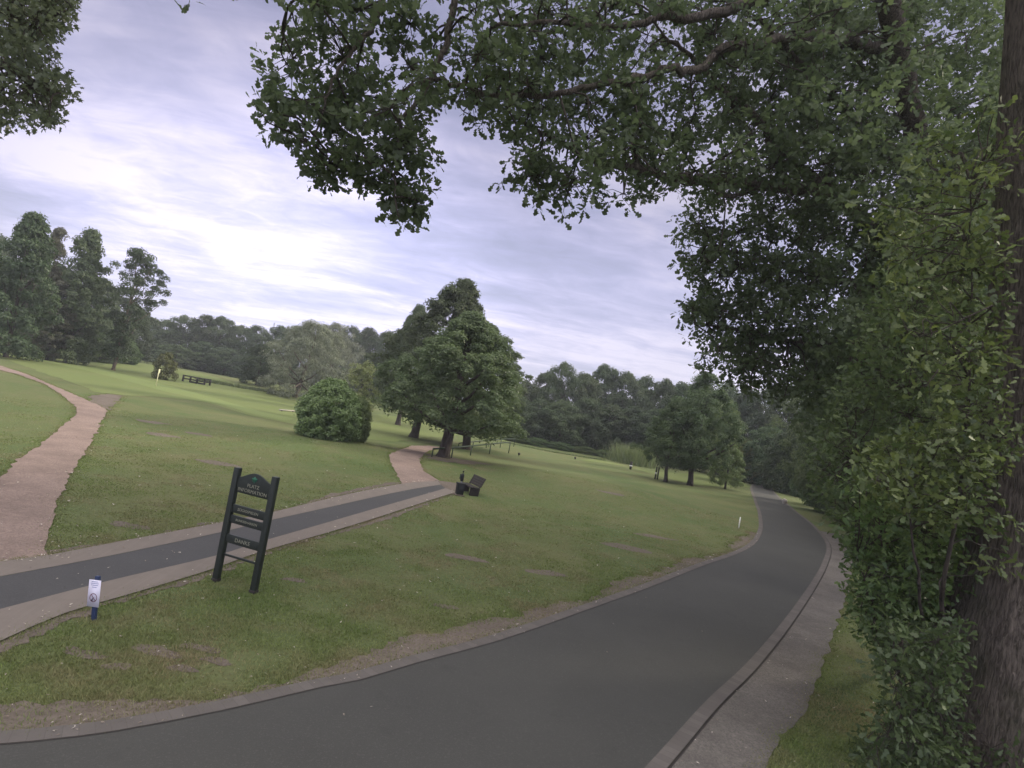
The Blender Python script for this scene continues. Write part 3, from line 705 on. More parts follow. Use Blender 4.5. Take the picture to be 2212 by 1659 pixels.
l6 = limb(tb_, [at(1000, -120, dB - 6), at(981, 0, dB - 6.5), at(969, 78, dB - 6.7), at(950, 125, dB - 6.9), at(925, 180, dB - 7), at(897, 225, dB - 7.1), at(865, 260, dB - 7.2), at(862, 320, dB - 7.2), at(850, 400, dB - 7.2), at(862, 470, dB - 7.2)], .075, .012, 7, .02, 11)
l7 = limb(tb_, [at(860, -90, dB - 6.5), at(828, 0, dB - 6.9), at(803, 62, dB - 7.1), at(772, 94, dB - 7.2), at(745, 130, dB - 7.3), at(715, 185, dB - 7.4), at(690, 260, dB - 7.5), at(660, 330, dB - 7.5)], .06, .012, 7, .02, 12)
l8 = limb(tb_, [at(1850, -350, dB - 4), at(1400, -330, dB - 4.5), at(1000, -120, dB - 6), at(860, -90, dB - 6.5), at(700, -40, dB - 7), at(620, 20, dB - 7.2)], .16, .02, 8, .03, 13)
l9 = limb(tb_, [at(2035, 700, dB), at(1920, 640, dB - .5), at(1800, 600, dB - 1), at(1680, 570, dB - 1.4), at(1560, 540, dB - 1.6)], .15, .03, 8, .04, 14)
l10 = limb(tb_, [at(2036, 860, dB), at(1900, 800, dB - .3), at(1760, 745, dB - .6), at(1620, 720, dB - .8), at(1500, 700, dB - 1)], .13, .03, 8, .04, 15)
LB = [main, d1, l1, l1b, l2, l3, l4, l5, l6, l7, l8, l9, l10]
child(tb_.build('trunk', M['oak_bark'], None, True), oakB, ob)

def depthB(p):                    # canopy comes nearer towards its left tip
    return np.interp(p[:, 0], [560, 900, 1300, 1700, 2050, 2300], [dB - 7.3, dB - 7, dB - 5.2, dB - 2.6, dB - .6, dB])
regs = [  # polygon in the picture frame, sprays, depth spread
 ([(566,-40),(565,14),(605,42),(590,55),(600,72),(640,60),(655,70),(1000,60),(1000,-40)], 66, .6),
 ([(640,62),(600,105),(590,125),(580,150),(575,185),(560,222),(600,240),(640,235),(720,240),(760,262),(800,265),(850,240),(905,225),(960,222),(1000,200),(1000,60)], 200, .8),
 ([(640,205),(612,250),(590,280),(598,305),(640,315),(650,300),(665,270),(690,280),(735,270),(730,230),(700,210)], 60, .5),
 ([(690,280),(668,320),(685,375),(705,382),(740,365),(750,400),(770,405),(800,410),(790,370),(760,300)], 50, .4),
 ([(790,255),(830,235),(870,245),(905,270),(905,310),(945,345),(925,370),(900,390),(870,370),(845,400),(800,400),(770,370),(760,300)], 95, .5),
 ([(845,390),(880,390),(900,440),(890,470),(862,476),(845,450)], 30, .3),
 ([(900,390),(935,390),(925,440),(895,448)], 18, .3),
 ([(975,205),(980,250),(1010,262),(1060,232),(1040,270),(1085,300),(1110,300),(1110,350),(1080,345),(1090,365),(1115,380),(1120,405),(1150,425),(1190,430),(1240,435),(1290,430),(1330,390),(1330,200),(1150,190)], 240, .9),
 ([(1330,200),(1320,380),(1350,375),(1380,420),(1400,445),(1440,435),(1460,420),(1480,440),(1520,405),(1530,180)], 250, .9),
 ([(1000,-40),(1000,200),(1330,200),(1330,-40)], 290, 1.0),
 ([(1330,-40),(1330,200),(1560,190),(1560,-40)], 230, 1.0),
 ([(1540,-40),(1540,400),(1760,420),(1760,-40)], 800, 1.3),
 ([(1740,-40),(1740,430),(2230,560),(2230,-40)], 2700, 1.8),
 ([(1560,410),(1475,475),(1470,500),(1500,520),(1475,560),(1510,590),(1500,625),(1560,640),(1760,640),(1760,430)], 460, .9, 1.6),
 ([(1500,630),(1470,680),(1432,700),(1440,722),(1490,712),(1530,740),(1530,790),(1556,812),(1620,850),(1760,850),(1760,630)], 560, .9, 1.0),
 ([(1740,420),(1740,930),(2100,980),(2200,560)], 2200, 1.5, .4),
]
Cs_ = []; 
for poly, n, sp, *dd in regs:
    dd = dd[0] if dd else 0
    q0 = sample_poly(r1, poly, max(4, n // 4)); p = np.repeat(q0, 4, 0) + r1.normal(size=(len(q0) * 4, 2)) * 17
    d = (depthB(p) if not dd else dB - dd) + np.repeat(r1.normal(size=len(q0)) * sp, 4) + .45 + r1.normal(size=len(p)) * .2
    Cs_.append(np.array([at(a, b, max(4.5, c)) for (a, b), c in zip(p, d)]))
Cs_ = np.vstack(Cs_)
bB = MB(); twigs(bB, r1, Cs_, LB, 1.15, .022)
child(bB.build('branches', M['bark']), oakB, ob)
s = sprays(r1, Cs_, 11, .175, .185)
child(link('crown', leaf_mesh('crown', s[0], s[1], s[2], s[3], s[3] * .72, s[4], M['oak_leaf'], OAK)), oakB, ob)

# young oak growth around the trunks (bright leaves)
def sapling(polys, dist0, base, nm, label, leaf, seed, stems, mat='young_leaf'):
    r = np.random.default_rng(seed); pts = []
    for poly, n, sp in polys:
        p = sample_poly(r, poly, n); pts.append(np.array([at(a, b, dist0 + np.clip(r.normal(), -1.6, 1.6) * sp) for a, b in p]))
    pts = np.vstack(pts); pts = pts[pts[:, 2] > hgt(pts[:, 0], pts[:, 1]) + .05]
    e = empty(nm, base, label, 'sapling'); mb = MB(); ls = []
    for i, st in enumerate(stems): ls.append(limb(mb, [base + [0, 0, -.1]] + [at(*q) for q in st], .035, .008, 6, .02, seed + i))
    twigs(mb, r, pts, ls, .6, .010, .003)
    child(mb.build('stem', M['bark']), e, base)
    s = sprays(r, pts, 9, .21, leaf, .1)
    child(link('foliage', leaf_mesh('foliage', s[0], s[1], s[2], s[3], s[3] * .62, s[4], M[mat], OAK)), e, base)
    return e
sb = ground(2030, 1560)
sapling([([(1960,350),(1880,420),(1900,560),(1930,760),(2030,900),(2130,900),(2150,330),(2040,250)], 170, .7),
         ([(2080,480),(2040,700),(2060,900),(2170,900),(2160,480)], 110, .3), ([(2120,230),(2100,420),(2200,420),(2200,260)], 14, .3), ([(2110,900),(2110,1080),(2190,1000),(2200,900)], 26, .3), ([(2130,1100),(2120,1230),(2200,1230),(2212,1100)], 12, .2),
         ([(2050,900),(1920,950),(1850,1000),(1880,1080),(1990,1130),(2120,1120),(2150,900)], 260, .6)],
        dA - .7, sb, 'oak_sapling', 'tall yellowish green oak shoots climbing beside the thickest trunk', .125, 5, [[(2040,1300,dA-.7),(2080,1000,dA-.7),(2100,700,dA-.7),(2095,400,dA-.7)], [(1990,1300,dA-.7),(1960,1050,dA-.7)]])
sb4 = ground(2010, 1420)
sapling([([(1745,1040),(1760,960),(1850,760),(1960,430),(2125,430),(2125,1200),(1860,1200),(1800,1130)], 1300, .9), ([(1850,1180),(1850,1330),(1950,1400),(2100,1350),(2110,1180)], 260, .6)],
        dA + 2.6, sb4, 'oak_thicket', 'dense dark green thicket of oak shoots filling the space behind the yellowish shoots', .13, 8, [[(2010,1200,dA+2.6),(1960,900,dA+2.6),(1990,600,dA+2.6)], [(1930,1200,dA+2.4),(1850,1000,dA+2.4)], [(2070,1150,dA+2.6),(2090,800,dA+2.6)]], 'hedge_leaf')
sb2 = ground(1930, 1440)
sapling([([(1840,1010),(1820,1040),(1850,1110),(1830,1160),(1850,1240),(1840,1290),(1900,1330),(2020,1350),(2110,1250),(2120,1100),(1980,1080),(1900,1040)], 560, .8), ([(1860,1290),(1850,1340),(1900,1420),(2030,1450),(2090,1300),(2000,1250)], 260, .6)],
        dA + 1.2, sb2, 'oak_sapling', 'bushy green oak sapling beside the gravel shoulder', .13, 6, [[(1930,1300,dA+1.2),(1900,1150,dA+1.2)], [(1990,1300,dA+1.2),(2000,1150,dA+1.2)], [(1890,1330,dA+1),(1850,1200,dA+1)]])
sb3 = ground(1960, 1600)
sapling([([(1900,1340),(1930,1400),(1890,1440),(1930,1500),(1890,1560),(1850,1620),(1880,1690),(2030,1690),(2080,1500),(2070,1340)], 380, .5), ([(2030,1560),(2000,1690),(2212,1690),(2212,1600),(2120,1620)], 30, .2)],
        dA - .9, sb3, 'oak_sapling', 'low dark green oak seedlings at the foot of the thickest trunk', .11, 7, [[(1950,1500,dA-.9),(1930,1400,dA-.9)], [(2000,1500,dA-.9),(2030,1400,dA-.9)]], 'hedge_leaf')

# maple at the left edge
mb_base = bearing(-330, 13.0)
mp = empty('maple_tree', mb_base, 'maple hanging dark leaves into the upper left corner of the sky', 'tree')
mt = MB(); dm = 11.0
ml = [limb(mt, [mb_base + [0, 0, -.3], mb_base + [0, 0, 3], mb_base + [.1, 0, 6], mb_base + [.3, -.2, 10], mb_base + [.5, -.3, 13]], .32, .1, 10, .03, 31),
      limb(mt, [mb_base + [.2, 0, 6], at(-120, 150, dm + .5), at(-20, 130, dm), at(60, 170, dm), at(110, 200, dm)], .10, .02, 7, .03, 32),
      limb(mt, [mb_base + [.3, 0, 8], at(-100, 20, dm + .5), at(30, 30, dm), at(100, 40, dm)], .07, .01, 7, .03, 33)]
child(mt.build('trunk', M['bark'], None, True), mp, mb_base)
pm = []
for poly, n, sp in [([(-60,-60),(-60,270),(20,268),(50,262),(110,262),(122,235),(100,160),(118,70),(150,-60)], 330, .8), ([(100,135),(140,170),(148,195),(120,215),(125,250),(95,255)], 40, .4), ([(-400,-200),(-400,280),(-60,270),(-60,-200)], 260, 1.2), ([(60,-60),(60,90),(118,75),(178,-60)], 90, .3), ([(-300,-500),(-300,-60),(160,-60),(100,-500)], 220, 1.4)]:
    p = sample_poly(r1, poly, n); pm.append(np.array([at(a, b, dm + r1.normal() * sp) for a, b in p]))
pm = np.vstack(pm); bM = MB(); twigs(bM, r1, pm, ml, 1.2, .018); child(bM.build('branches', M['bark']), mp, mb_base)
s = sprays(r1, pm, 15, .26, .105, .5)
# hanging strings of small leaves
hang = []
for _ in range(34):
    a = at(r1.uniform(118, 182), r1.uniform(-60, 10), dm + r1.normal() * .4); n = int(r1.integers(10, 20))
    z = np.arange(n) * .045; hang.append(np.c_[a[0] + r1.normal(size=n) * .02 - z * .16, a[1] + r1.normal(size=n) * .02, a[2] - z])
hg = np.vstack(hang); n = len(hg)
P = np.vstack([s[0], hg]); Nn = np.vstack([s[1], rv(r1, n)]); D = np.vstack([s[2], rv(r1, n) * .4 + [0, 0, -1]])
Ln = np.r_[s[3], np.full(n, .07)]; ti = np.r_[s[4], r1.random(n)]
child(link('crown', leaf_mesh('crown', P, Nn, D, Ln, Ln * .85, ti, M['maple_leaf'], MAPLE)), mp, mb_base)

# ------------------------------------------------------------------ grass blades and litter
def scatter(n, r0, r1_, a0, a1, seed):
    r = np.random.default_rng(seed)
    rad = r0 * (r1_ / r0) ** r.random(n); a = a0 + (a1 - a0) * r.random(n)
    return np.c_[rad * np.sin(a), rad * np.cos(a)], rad, r
hard = [road, np.vstack([up_out, lo_out[::-1]]), gravel_l, gravel_m, np.vstack([Cs[:k0 + 1], SHj[::-1]]), np.vstack([Ls, Lout[::-1]]), tipp]
soft = [vg1, vg2, vg3]; bald = worn
p, rad, r = scatter(620000, 5.0, 38, R(-46), R(50), 50)
ok = np.ones(len(p), bool)
for h in hard: ok &= ~inside(p, h)
for h in soft: ok &= ~(inside(p, h) & (r.random(len(p)) < .82))
for h in bald: ok &= ~(inside(p, h) & (r.random(len(p)) < .12))
cl = np.zeros(len(p)); rw = np.random.default_rng(9)
for k_ in range(26):
    wl = .7 * 1.25 ** (k_ % 13); an = rw.random() * 6.283
    cl += np.sin((p[:, 0] * math.cos(an) + p[:, 1] * math.sin(an)) * 6.283 / wl + rw.random() * 6.283) * .3
ok &= r.random(len(p)) < np.clip(.74 + .3 * cl, .2, 1)
eg = []
for ln, m, sd_ in ((gravel_l, 22000, .13), (gravel_m, 12000, .13), (SHj, 16000, .12), (vg1, 26000, .12), (up_out, 14000, .07), (lo_out, 14000, .07), (dirt, 3000, .2)):
    ii = r.integers(0, len(ln) - 1, m); eg.append(ln[ii] + (ln[ii + 1] - ln[ii]) * r.random((m, 1)) + r.normal(size=(m, 2)) * sd_)
eg = np.vstack(eg); eg = eg[~inside(eg, road)]; er = np.hypot(eg[:, 0], eg[:, 1]); eg, er = eg[er < 60], er[er < 60]
p = np.vstack([p[ok], eg]); rad = np.r_[rad[ok], er]; cl = np.r_[cl[ok], r.normal(size=len(eg)) * .5]; n = len(p)
hh = (.018 + .03 * r.random(n)) * (1 + .15 * np.clip(cl, -1, 1)) * np.clip(1.5 - rad / 22, .55, 1.3)
wd = .0055 * np.clip(rad / 7, 1, 3.2) * (.7 + .6 * r.random(n))
a = r.random(n) * 6.283; dx, dy = np.cos(a), np.sin(a)
ln_ = r.normal(size=(n, 2)) * .55
z0 = hgt(p[:, 0], p[:, 1])
V = np.empty((n, 3, 3))
V[:, 0] = np.c_[p[:, 0] - dx * wd, p[:, 1] - dy * wd, z0]; V[:, 1] = np.c_[p[:, 0] + dx * wd, p[:, 1] + dy * wd, z0]
V[:, 2] = np.c_[p + ln_ * hh[:, None], z0 + hh]
tag(link('grass', np_mesh('grass', V.reshape(-1, 3), np.arange(3 * n), np.arange(n) * 3, M['blade'], False, {'tint': np.repeat(np.clip(.4 - .12 * cl + .4 * r.random(n), 0, 1), 3)})), 'short mown grass covering the lawns between road and paths', 'grass', kind='stuff')

p, rad, r = scatter(4600, 5.5, 40, R(-46), R(40), 51)
edge = []
for ln, m in ((up_out, 260), (lo_out, 160), (Lout[m_], 260), (gp_r[6:14], 140)):
    q_ = ln[r.integers(0, len(ln), m)] + r.normal(size=(m, 2)) * .22; edge.append(q_)
keep = r.random(len(p)) < np.clip(1.1 - .0 * rad, 0, 1) * .35
p = np.vstack([p[keep]] + edge); n = len(p)
on = np.zeros(n, bool)
for h in hard: on |= inside(p, h)
isroad = inside(p, road)
keep = ~isroad | (r.random(n) < .03); p, on = p[keep], on[keep]; n = len(p)
z = hgt(p[:, 0], p[:, 1]) + np.where(on, .045, .035)
Nn = unit(np.array([0, 0, 1.]) + .4 * rv(r, n)); D = rv(r, n) * [1, 1, .2]
Ln = (.02 + .035 * r.random(n)) * np.clip(np.hypot(p[:, 0], p[:, 1]) / 12, .8, 1.6)
tag(link('fallen_leaves', leaf_mesh('fallen_leaves', np.c_[p, z], Nn, D, Ln, Ln * .6, r.random(n) ** 1.5, M['litter'], OAK)), 'scattered pale dry leaves lying on lawn and path edges', 'leaves', kind='stuff')

def reeds(pts, n, h, name, label, seed, spread=.5):
    r = np.random.default_rng(seed); pts = np.asarray(pts); b = pts[r.integers(0, len(pts), n)] + r.normal(size=(n, 2)) * spread
    z = hgt(b[:, 0], b[:, 1]); hh = h * (.5 + .6 * r.random(n)); a = r.random(n) * 6.28; w = .03
    l = r.normal(size=(n, 2)) * .28
    V = np.empty((n, 3, 3)); V[:, 0] = np.c_[b[:, 0] - np.cos(a) * w, b[:, 1] - np.sin(a) * w, z]; V[:, 1] = np.c_[b[:, 0] + np.cos(a) * w, b[:, 1] + np.sin(a) * w, z]
    V[:, 2] = np.c_[b + l * hh[:, None], z + hh]
    return link(name, np_mesh(name, V.reshape(-1, 3), np.arange(3 * n), np.arange(n) * 3, M['reed'], False, {'tint': np.repeat(r.random(n), 3)}))
tag(reeds(dens(G2([(1115,942),(1180,952),(1250,968),(1320,984)]) + [0, 4], .5, 0, 0, False), 5000, .75, 'tall_grass', '', 61), 'strip of tall rough grass between the fairway strip and the wood', 'grass', kind='stuff')
tag(reeds(dens(G2([(1100,958),(1200,978),(1300,994)]), .5, 0, 0, False), 2500, .2, 'ditch_grass', '', 62, .35), 'rough brownish grass along the near bank of the fairway strip', 'grass', kind='stuff')
tag(reeds(dens(G2([(430,822),(520,838),(610,852)]), .5, 0, 0, False), 1800, .5, 'ditch_grass', '', 64, .4), 'rough dry grass along the ditch beside the far wooden railing', 'grass', kind='stuff')
tag(reeds(G2([(1345,998),(1362,1002),(1378,1005)]), 2600, 2.4, 'reed_clump', '', 63, .9), 'clump of pale tall reeds behind the single dark post', 'reeds')

# ------------------------------------------------------------------ made things
def text_mesh(s, size, mat, extrude=.002):
    c = bpy.data.curves.new('text', 'FONT'); c.body = s; c.size = size; c.align_x = 'CENTER'; c.align_y = 'CENTER'; c.extrude = extrude; c.space_character = 1.05
    o = bpy.data.objects.new('text', c); C.objects.link(o); dg = bpy.context.evaluated_depsgraph_get()
    me = bpy.data.meshes.new_from_object(o.evaluated_get(dg)); bpy.data.objects.remove(o); me.materials.clear(); me.materials.append(mat); return me

# information sign
a, b = ground(466, 1255), ground(547, 1281)
mid = (a + b) / 2; dv = b - a; w = float(np.linalg.norm(dv[:2])); rz = math.atan2(dv[1], dv[0])
Hs = height_to(a, 1010); pw = .105
sg = empty('information_sign', mid, 'dark green wooden course information sign on two posts, letters reading DANKE on its lowest board', 'sign', None, rz)
for sx in (-1, 1):
    m = MB(); m.box([sx * w / 2, 0, Hs / 2 - .1], [pw, .10, Hs + .2]); po = m.build('post', M['dark_wood'], sg, bevel=.008)
    m = MB(); m.box([sx * w / 2, 0, .025], [pw + .018, .118, .06]); m.build('post_foot', M['dark_timber'], po, bevel=.006)
iw = w - pw - .004
def board(z0, z1, arch=0):
    m = MB()
    if arch:
        xs = np.linspace(-iw / 2, iw / 2, 17)
        topz = [z1 + arch * (.5 + .5 * math.cos(x / (iw / 2) * math.pi)) ** .8 for x in xs]
        m.prism([(iw/2, z0), (-iw/2, z0)] + list(zip(xs, topz)), -.022, .022)
        m.f = [q[::-1] for q in m.f]
    else: m.box([0, 0, (z0 + z1) / 2], [iw, .044, z1 - z0])
    return m.build('board', M['dark_wood'], sg, bevel=.004)
def words(parent, s, z, size):
    o = link('lettering', text_mesh(s, size, M['letter']), parent, (0, -.0245, z)); o.rotation_euler = (math.pi / 2, 0, 0); return o
b1 = board(Hs * .795, Hs * .925, Hs * .06)
words(b1, 'PLATZ', Hs * .872, .086); words(b1, 'INFORMATION', Hs * .825, .088)
# emblem: a stylised leafy tree
m = MB(); n_ = 22
m.prism([(.055 * (1 + .22 * math.sin(5 * t)) * math.cos(t), .042 * (1 + .22 * math.sin(5 * t)) * math.sin(t)) for t in np.arange(n_) / n_ * 6.283][::-1], -.003, .002)
m.box([0, 0, -.05], [.014, .004, .035]); em = m.build('emblem', M['emblem'], b1, loc=(0, -.025, Hs * .935))
b2 = board(Hs * .615, Hs * .685); words(b2, 'ZÜGIG', Hs * .65, .066).location.x = -.130; words(b2, 'SPIELEN', Hs * .65, .066).location.x = .095
b3 = board(Hs * .525, Hs * .592); words(b3, 'BUNKER', Hs * .559, .058).location.x = -.116; words(b3, 'HARKEN', Hs * .559, .058).location.x = .116
b4 = board(Hs * .352, Hs * .425); words(b4, 'DANKE', Hs * .388, .095)
m = MB(); m.box([0, 0, Hs * .245], [iw, .03, .035]); m.build('crossbar', M['dark_wood'], sg, bevel=.004)

# no smoking sign
nb = ground(199, 1341); hn = height_to(nb, 1247)
ns = empty('warning_sign', nb, 'small white no smoking notice on a blue stake beside the paved path', 'sign', None, R(-14))
ns.rotation_euler = (0, -R(7), R(-10))
m = MB(); m.box([0, .025, hn / 2 - .05], [.062, .045, hn + .1]); m.build('stake', M['blue_paint'], ns, bevel=.006)
dn = (nb - CAM) @ _f; k = dn / FPX
pwd, pht = 29 * k, 57 * k
zc = height_to(nb, 1283)
m = MB(); m.box([-.01, -.004, zc], [pwd, .006, pht]); pp = m.build('notice', M['paper'], ns)
m = MB(); rad = 9.3 * k; cz = zc - 9 * k
t = np.arange(28) / 28 * 6.283
ro, ri = rad, rad * .84
v = [[ro * math.cos(x), -.0095, ro * math.sin(x)] for x in t] + [[ri * math.cos(x), -.0095, ri * math.sin(x)] for x in t]
m.add(np.array(v) + [-.01, 0, cz], [[i, 28 + i, 28 + (i + 1) % 28, (i + 1) % 28][::-1] for i in range(28)])
c45, s45 = math.cos(R(50)), math.sin(R(50))
m.box([-.01, -.0095, cz], [ro * 1.9, .0015, rad * .13], [[c45, 0, s45], [0, 1, 0], [-s45, 0, c45]])
m.build('prohibition_ring', M['red_print'], pp)
m = MB(); m.box([-.01 - .012, -.0088, cz - .02], [.012, .001, .062], [[.94, 0, .34], [0, 1, 0], [-.34, 0, .94]]); m.box([-.028, -.0088, cz - rad * .55], [.022, .001, .024])
m.build('cigarette', M['print'], pp)
m = MB()
for dz, ww in ((.44, .55), (.375, .68), (.31, .6), (.235, .4)): m.box([-.01, -.0085, zc + pht * (dz - .0)], [pwd * ww, .001, pht * .028])
m.build('printed_lines', M['pale_print'], pp)

# bench
bb = ground(1014, 1066); kb = ((bb - CAM) @ _f) / FPX
be = empty('bench', bb, 'dark timber park bench turned away towards the gravel path end', 'bench', None, R(28))
be.scale = (.88, .88, .88); BL, SHt = 1.35, .40
m = MB()
for i in range(3): m.box([-.22 + i * .15, 0, SHt], [.135, BL, .045])
m.build('seat', M['dark_timber'], be, bevel=.006)
t_ = R(24); rot = [[math.cos(t_), 0, math.sin(t_)], [0, 1, 0], [-math.sin(t_), 0, math.cos(t_)]]
m = MB()
for i in range(4):
    zz = .10 + i * .125; m.box([.20 + math.sin(t_) * zz, 0, SHt + math.cos(t_) * zz], [.04, BL, .118], rot)
m.build('backrest', M['dark_timber'], be, bevel=.006)
for s in (-.42, .42):
    m = MB(); m.prism([(-.28, -.05), (.20, -.05), (.24, SHt - .03), (-.28, SHt - .03)], s * BL - .035, s * BL + .035); lg = m.build('leg', M['dark_timber'], be, bevel=.006)
    m = MB(); m.box([.29 + .0, s * BL, SHt + .22], [.05, .06, .58], rot); m.build('back_support', M['dark_timber'], be, bevel=.005)
# bin and ball washer
bn = ground(991, 1070)
bi = empty('litter_bin', bn, 'square dark litter bin on a low slab left of the bench', 'bin', None, R(20))
bi.scale = (.92, .92, .92); m = MB(); bwid, bht = 16.5 * kb, 26 * kb
m.add([[sx * bwid / 2 * f, sy * bwid / 2 * f, z] for z, f in ((.05, .92), (bht, 1)) for sx, sy in ((-1,-1),(1,-1),(1,1),(-1,1))], [[0,3,2,1],[4,5,6,7],[0,1,5,4],[1,2,6,5],[2,3,7,6],[3,0,4,7]])
m.build('body', M['black_plastic'], bi, bevel=.012)
m = MB(); m.box([0, 0, bht + .025], [bwid * 1.1, bwid * 1.1, .05]); m.build('rim', M['black_plastic'], bi, bevel=.012)
m = MB(); m.box([0, 0, .025], [bwid * 1.3, bwid * 1.3, .06]); m.build('slab', M['soil'], bi, bevel=.01)
bw_ = ground(993, 1062); hw = height_to(bw_, 1017)
bw = empty('ball_washer', bw_, 'slender dark ball washer on a post directly behind the litter bin', 'ball washer')
m = MB(); m.tube([[0, 0, -.1], [0, 0, hw * .55]], .035, 10); m.build('post', M['grey_metal'], bw, True)
m = MB(); m.tube([[0, 0, hw * .5], [0, 0, hw * .54], [0, 0, hw * .8], [0, 0, hw * .86]], [.05, .075, .075, .05], 14); bd = m.build('housing', M['black_plastic'], bw, True)
m = MB(); m.tube([[0, 0, hw * .86], [0, 0, hw * .94], [0, 0, hw * .95], [0, 0, hw]], [.018, .018, .045, .04], 10); m.build('plunger', M['black_plastic'], bd, True)
m = MB(); m.box([-.09, 0, hw * .72], [.05, .09, .22]); m.build('towel_holder', M['green_metal'], bd, bevel=.01)

# handrails
def handrail(bases, tops, label):
    B = [ground(*p) for p in bases]; T = []
    for p, ty in zip(B, tops): T.append(p + np.array([0, 0, height_to(p, ty)]))
    e = empty('handrail', B[0], label, 'handrail', 'pair of green handrails'); o = B[0]
    m = MB(); m.tube(np.array(T) - o, .05, 8); m.build('rail', M['green_metal'], e, True)
    for p, q in zip(B, T):
        m = MB(); m.tube([p - o + [0, 0, -.1], q - o], .04, 8); m.build('post', M['green_metal'], e, True)
handrail([(932.6,987),(974.8,990),(1015.8,984),(1056.8,981),(1098.4,979)], [969.5,967,963,959,955], 'nearer green metal handrail of the pair, starting at the leaning lime trunk')
handrail([(990,965),(1020.5,968),(1050,967.5),(1080,967),(1109.5,965)], [957.5,954,951.5,949,947.5], 'farther green metal handrail of the pair, ending by the fairway strip')

# far wooden railing
B = [ground(x, y) for x, y in ((394.5,823.5),(410,826),(424.5,829),(441,831.5),(452.5,833))]
Hf = height_to(B[0], 810.5)
fe = empty('bridge_railing', B[0], 'dark two bar wooden bridge railing far across the fairway', 'railing'); o = B[0]
for p in B:
    m = MB(); m.box(p - o + [0, 0, Hf / 2], [.16, .16, Hf + .1]); m.build('post', M['dark_timber'], fe)
for f in (.97, .5):
    m = MB(); m.tube([p - o + [0, 0, Hf * f] for p in B], .075, 6); m.build('bar', M['dark_timber'], fe)
m = MB(); m.tube([B[1] - o + [0, 0, .05], B[3] - o + [0, 0, .05]], .16, 6); m.build('deck_beam', M['dark_timber'], fe)

def stick(nm, bx, by, ty, rad, mat, label, cat, flag=None, band_=None):
    p = ground(bx, by); h = height_to(p, ty); e = empty(nm, p, label, cat)
    m = MB(); m.tube([[0, 0, -.1], [0, 0, h]], rad, 8); m.build('pole', mat, e, True)
    if flag:
        m = MB(); xs = np.linspace(0, flag[0], 8)
        v = [[x, .05 * math.sin(x * 9), h - .02 - .02 * x - (0 if j else flag[1] * (1 - .3 * x / flag[0]))] for x in xs for j in (0, 1)]
        m.add(v, [[2*i, 2*i+2, 2*i+3, 2*i+1] for i in range(7)])
        ob_ = m.build('flag', M[flag[2]], e, True); sm = ob_.modifiers.new('thick', 'SOLIDIFY'); sm.thickness = .012
    if band_:
        m = MB(); m.tube([[0, 0, h * band_[0]], [0, 0, h * band_[1]]], rad * 1.25, 8); m.build('band', M[band_[2]], e, True)
    return e
stick('flagstick', 336.5, 835, 797, .035, M['yellow_paint'], 'pale yellow flagstick with a furled flag on the putting green', 'flagstick', (.10, .5, 'yellow_paint'))
stick('flagstick', 1147, 950, 936, .05, M['white_paint'], 'small pale flagstick on the bright fairway strip by the wood', 'flagstick', (.22, .4, 'white_paint'))
stick('marker_stake', 1595.5, 1141, 1117, .028, M['white_paint'], 'thin white marker stake in the lawn left of the road bend', 'stake')
stick('marker_stake', 1653.5, 1037, 1027, .05, M['white_paint'], 'tiny white stake in front of the rounded pale shrub at the far road end', 'stake')
stick('marker_stake', 1615, 1040, 1023, .045, M['white_paint'], 'pale stake under the yellowish weeping tree', 'stake')
stick('distance_post', 1361.5, 1014, 997, .13, M['dark_timber'], 'single short dark post in front of the pale reeds', 'post', None, (.38, .55, 'white_paint'))
e = stick('distance_post', 1414.8, 1035, 1009, .075, M['dark_timber'], 'left one of the twin dark posts under the roadside trees, with a white tag', 'post', None, (.42, .58, 'white_paint'))
stick('distance_post', 1419.6, 1035.5, 1009.5, .075, M['dark_timber'], 'right one of the twin dark posts under the roadside trees', 'post')
for x, y, l in ((1120.5, 985, 'small black tee marker on the grass near the end of the handrail'), (1242, 993, 'small black tee marker alone on the bright right mound')):
    p = ground(x, y); e = empty('tee_marker', p, l, 'marker')
    m = MB(); m.tube([[0, 0, 0], [0, 0, .12]], .03, 8); m.build('spike', M['black_plastic'], e)
    m = MB(); m.tube([[0, 0, .1], [0, 0, .14], [0, 0, .24], [0, 0, .3]], [.05, .11, .12, .05], 12); m.build('head', M['black_plastic'], e, True)
p0, p1 = ground(603, 888), ground(637, 890.5)
e = empty('pale_plank', (p0 + p1) / 2, 'low pale plank lying on the mown grass just left of the glossy bush', 'plank'); o = (p0 + p1) / 2
m = MB(); m.tube([p0 - o + [0, 0, .12], p1 - o + [0, 0, .12]], .06, 6); m.build('board', M['stone'], e)
for t in (.15, .85):
    m = MB(); m.box((p0 * (1 - t) + p1 * t) - o + [0, 0, .03], [.12, .12, .14]); m.build('foot', M['dark_timber'], e)
p = ground(1691, 1088); r = np.random.default_rng(4); bm = bmesh.new(); bmesh.ops.create_icosphere(bm, subdivisions=3, radius=.22)
for v in bm.verts: v.co *= 1 + .14 * math.sin(v.co.x * 17 + 1) * math.sin(v.co.y * 14) + .08 * math.sin(v.co.z * 21); v.co.z *= 1.4
me = bpy.data.meshes.new('boulder'); bm.to_mesh(me); bm.free(); me.materials.append(M['stone'])
for pl in me.polygons: pl.use_smooth = True
tag(link('boulder', me, None, p + [0.1, 0, .2]), 'pale upright boulder at the foot of the roadside hedge', 'boulder')
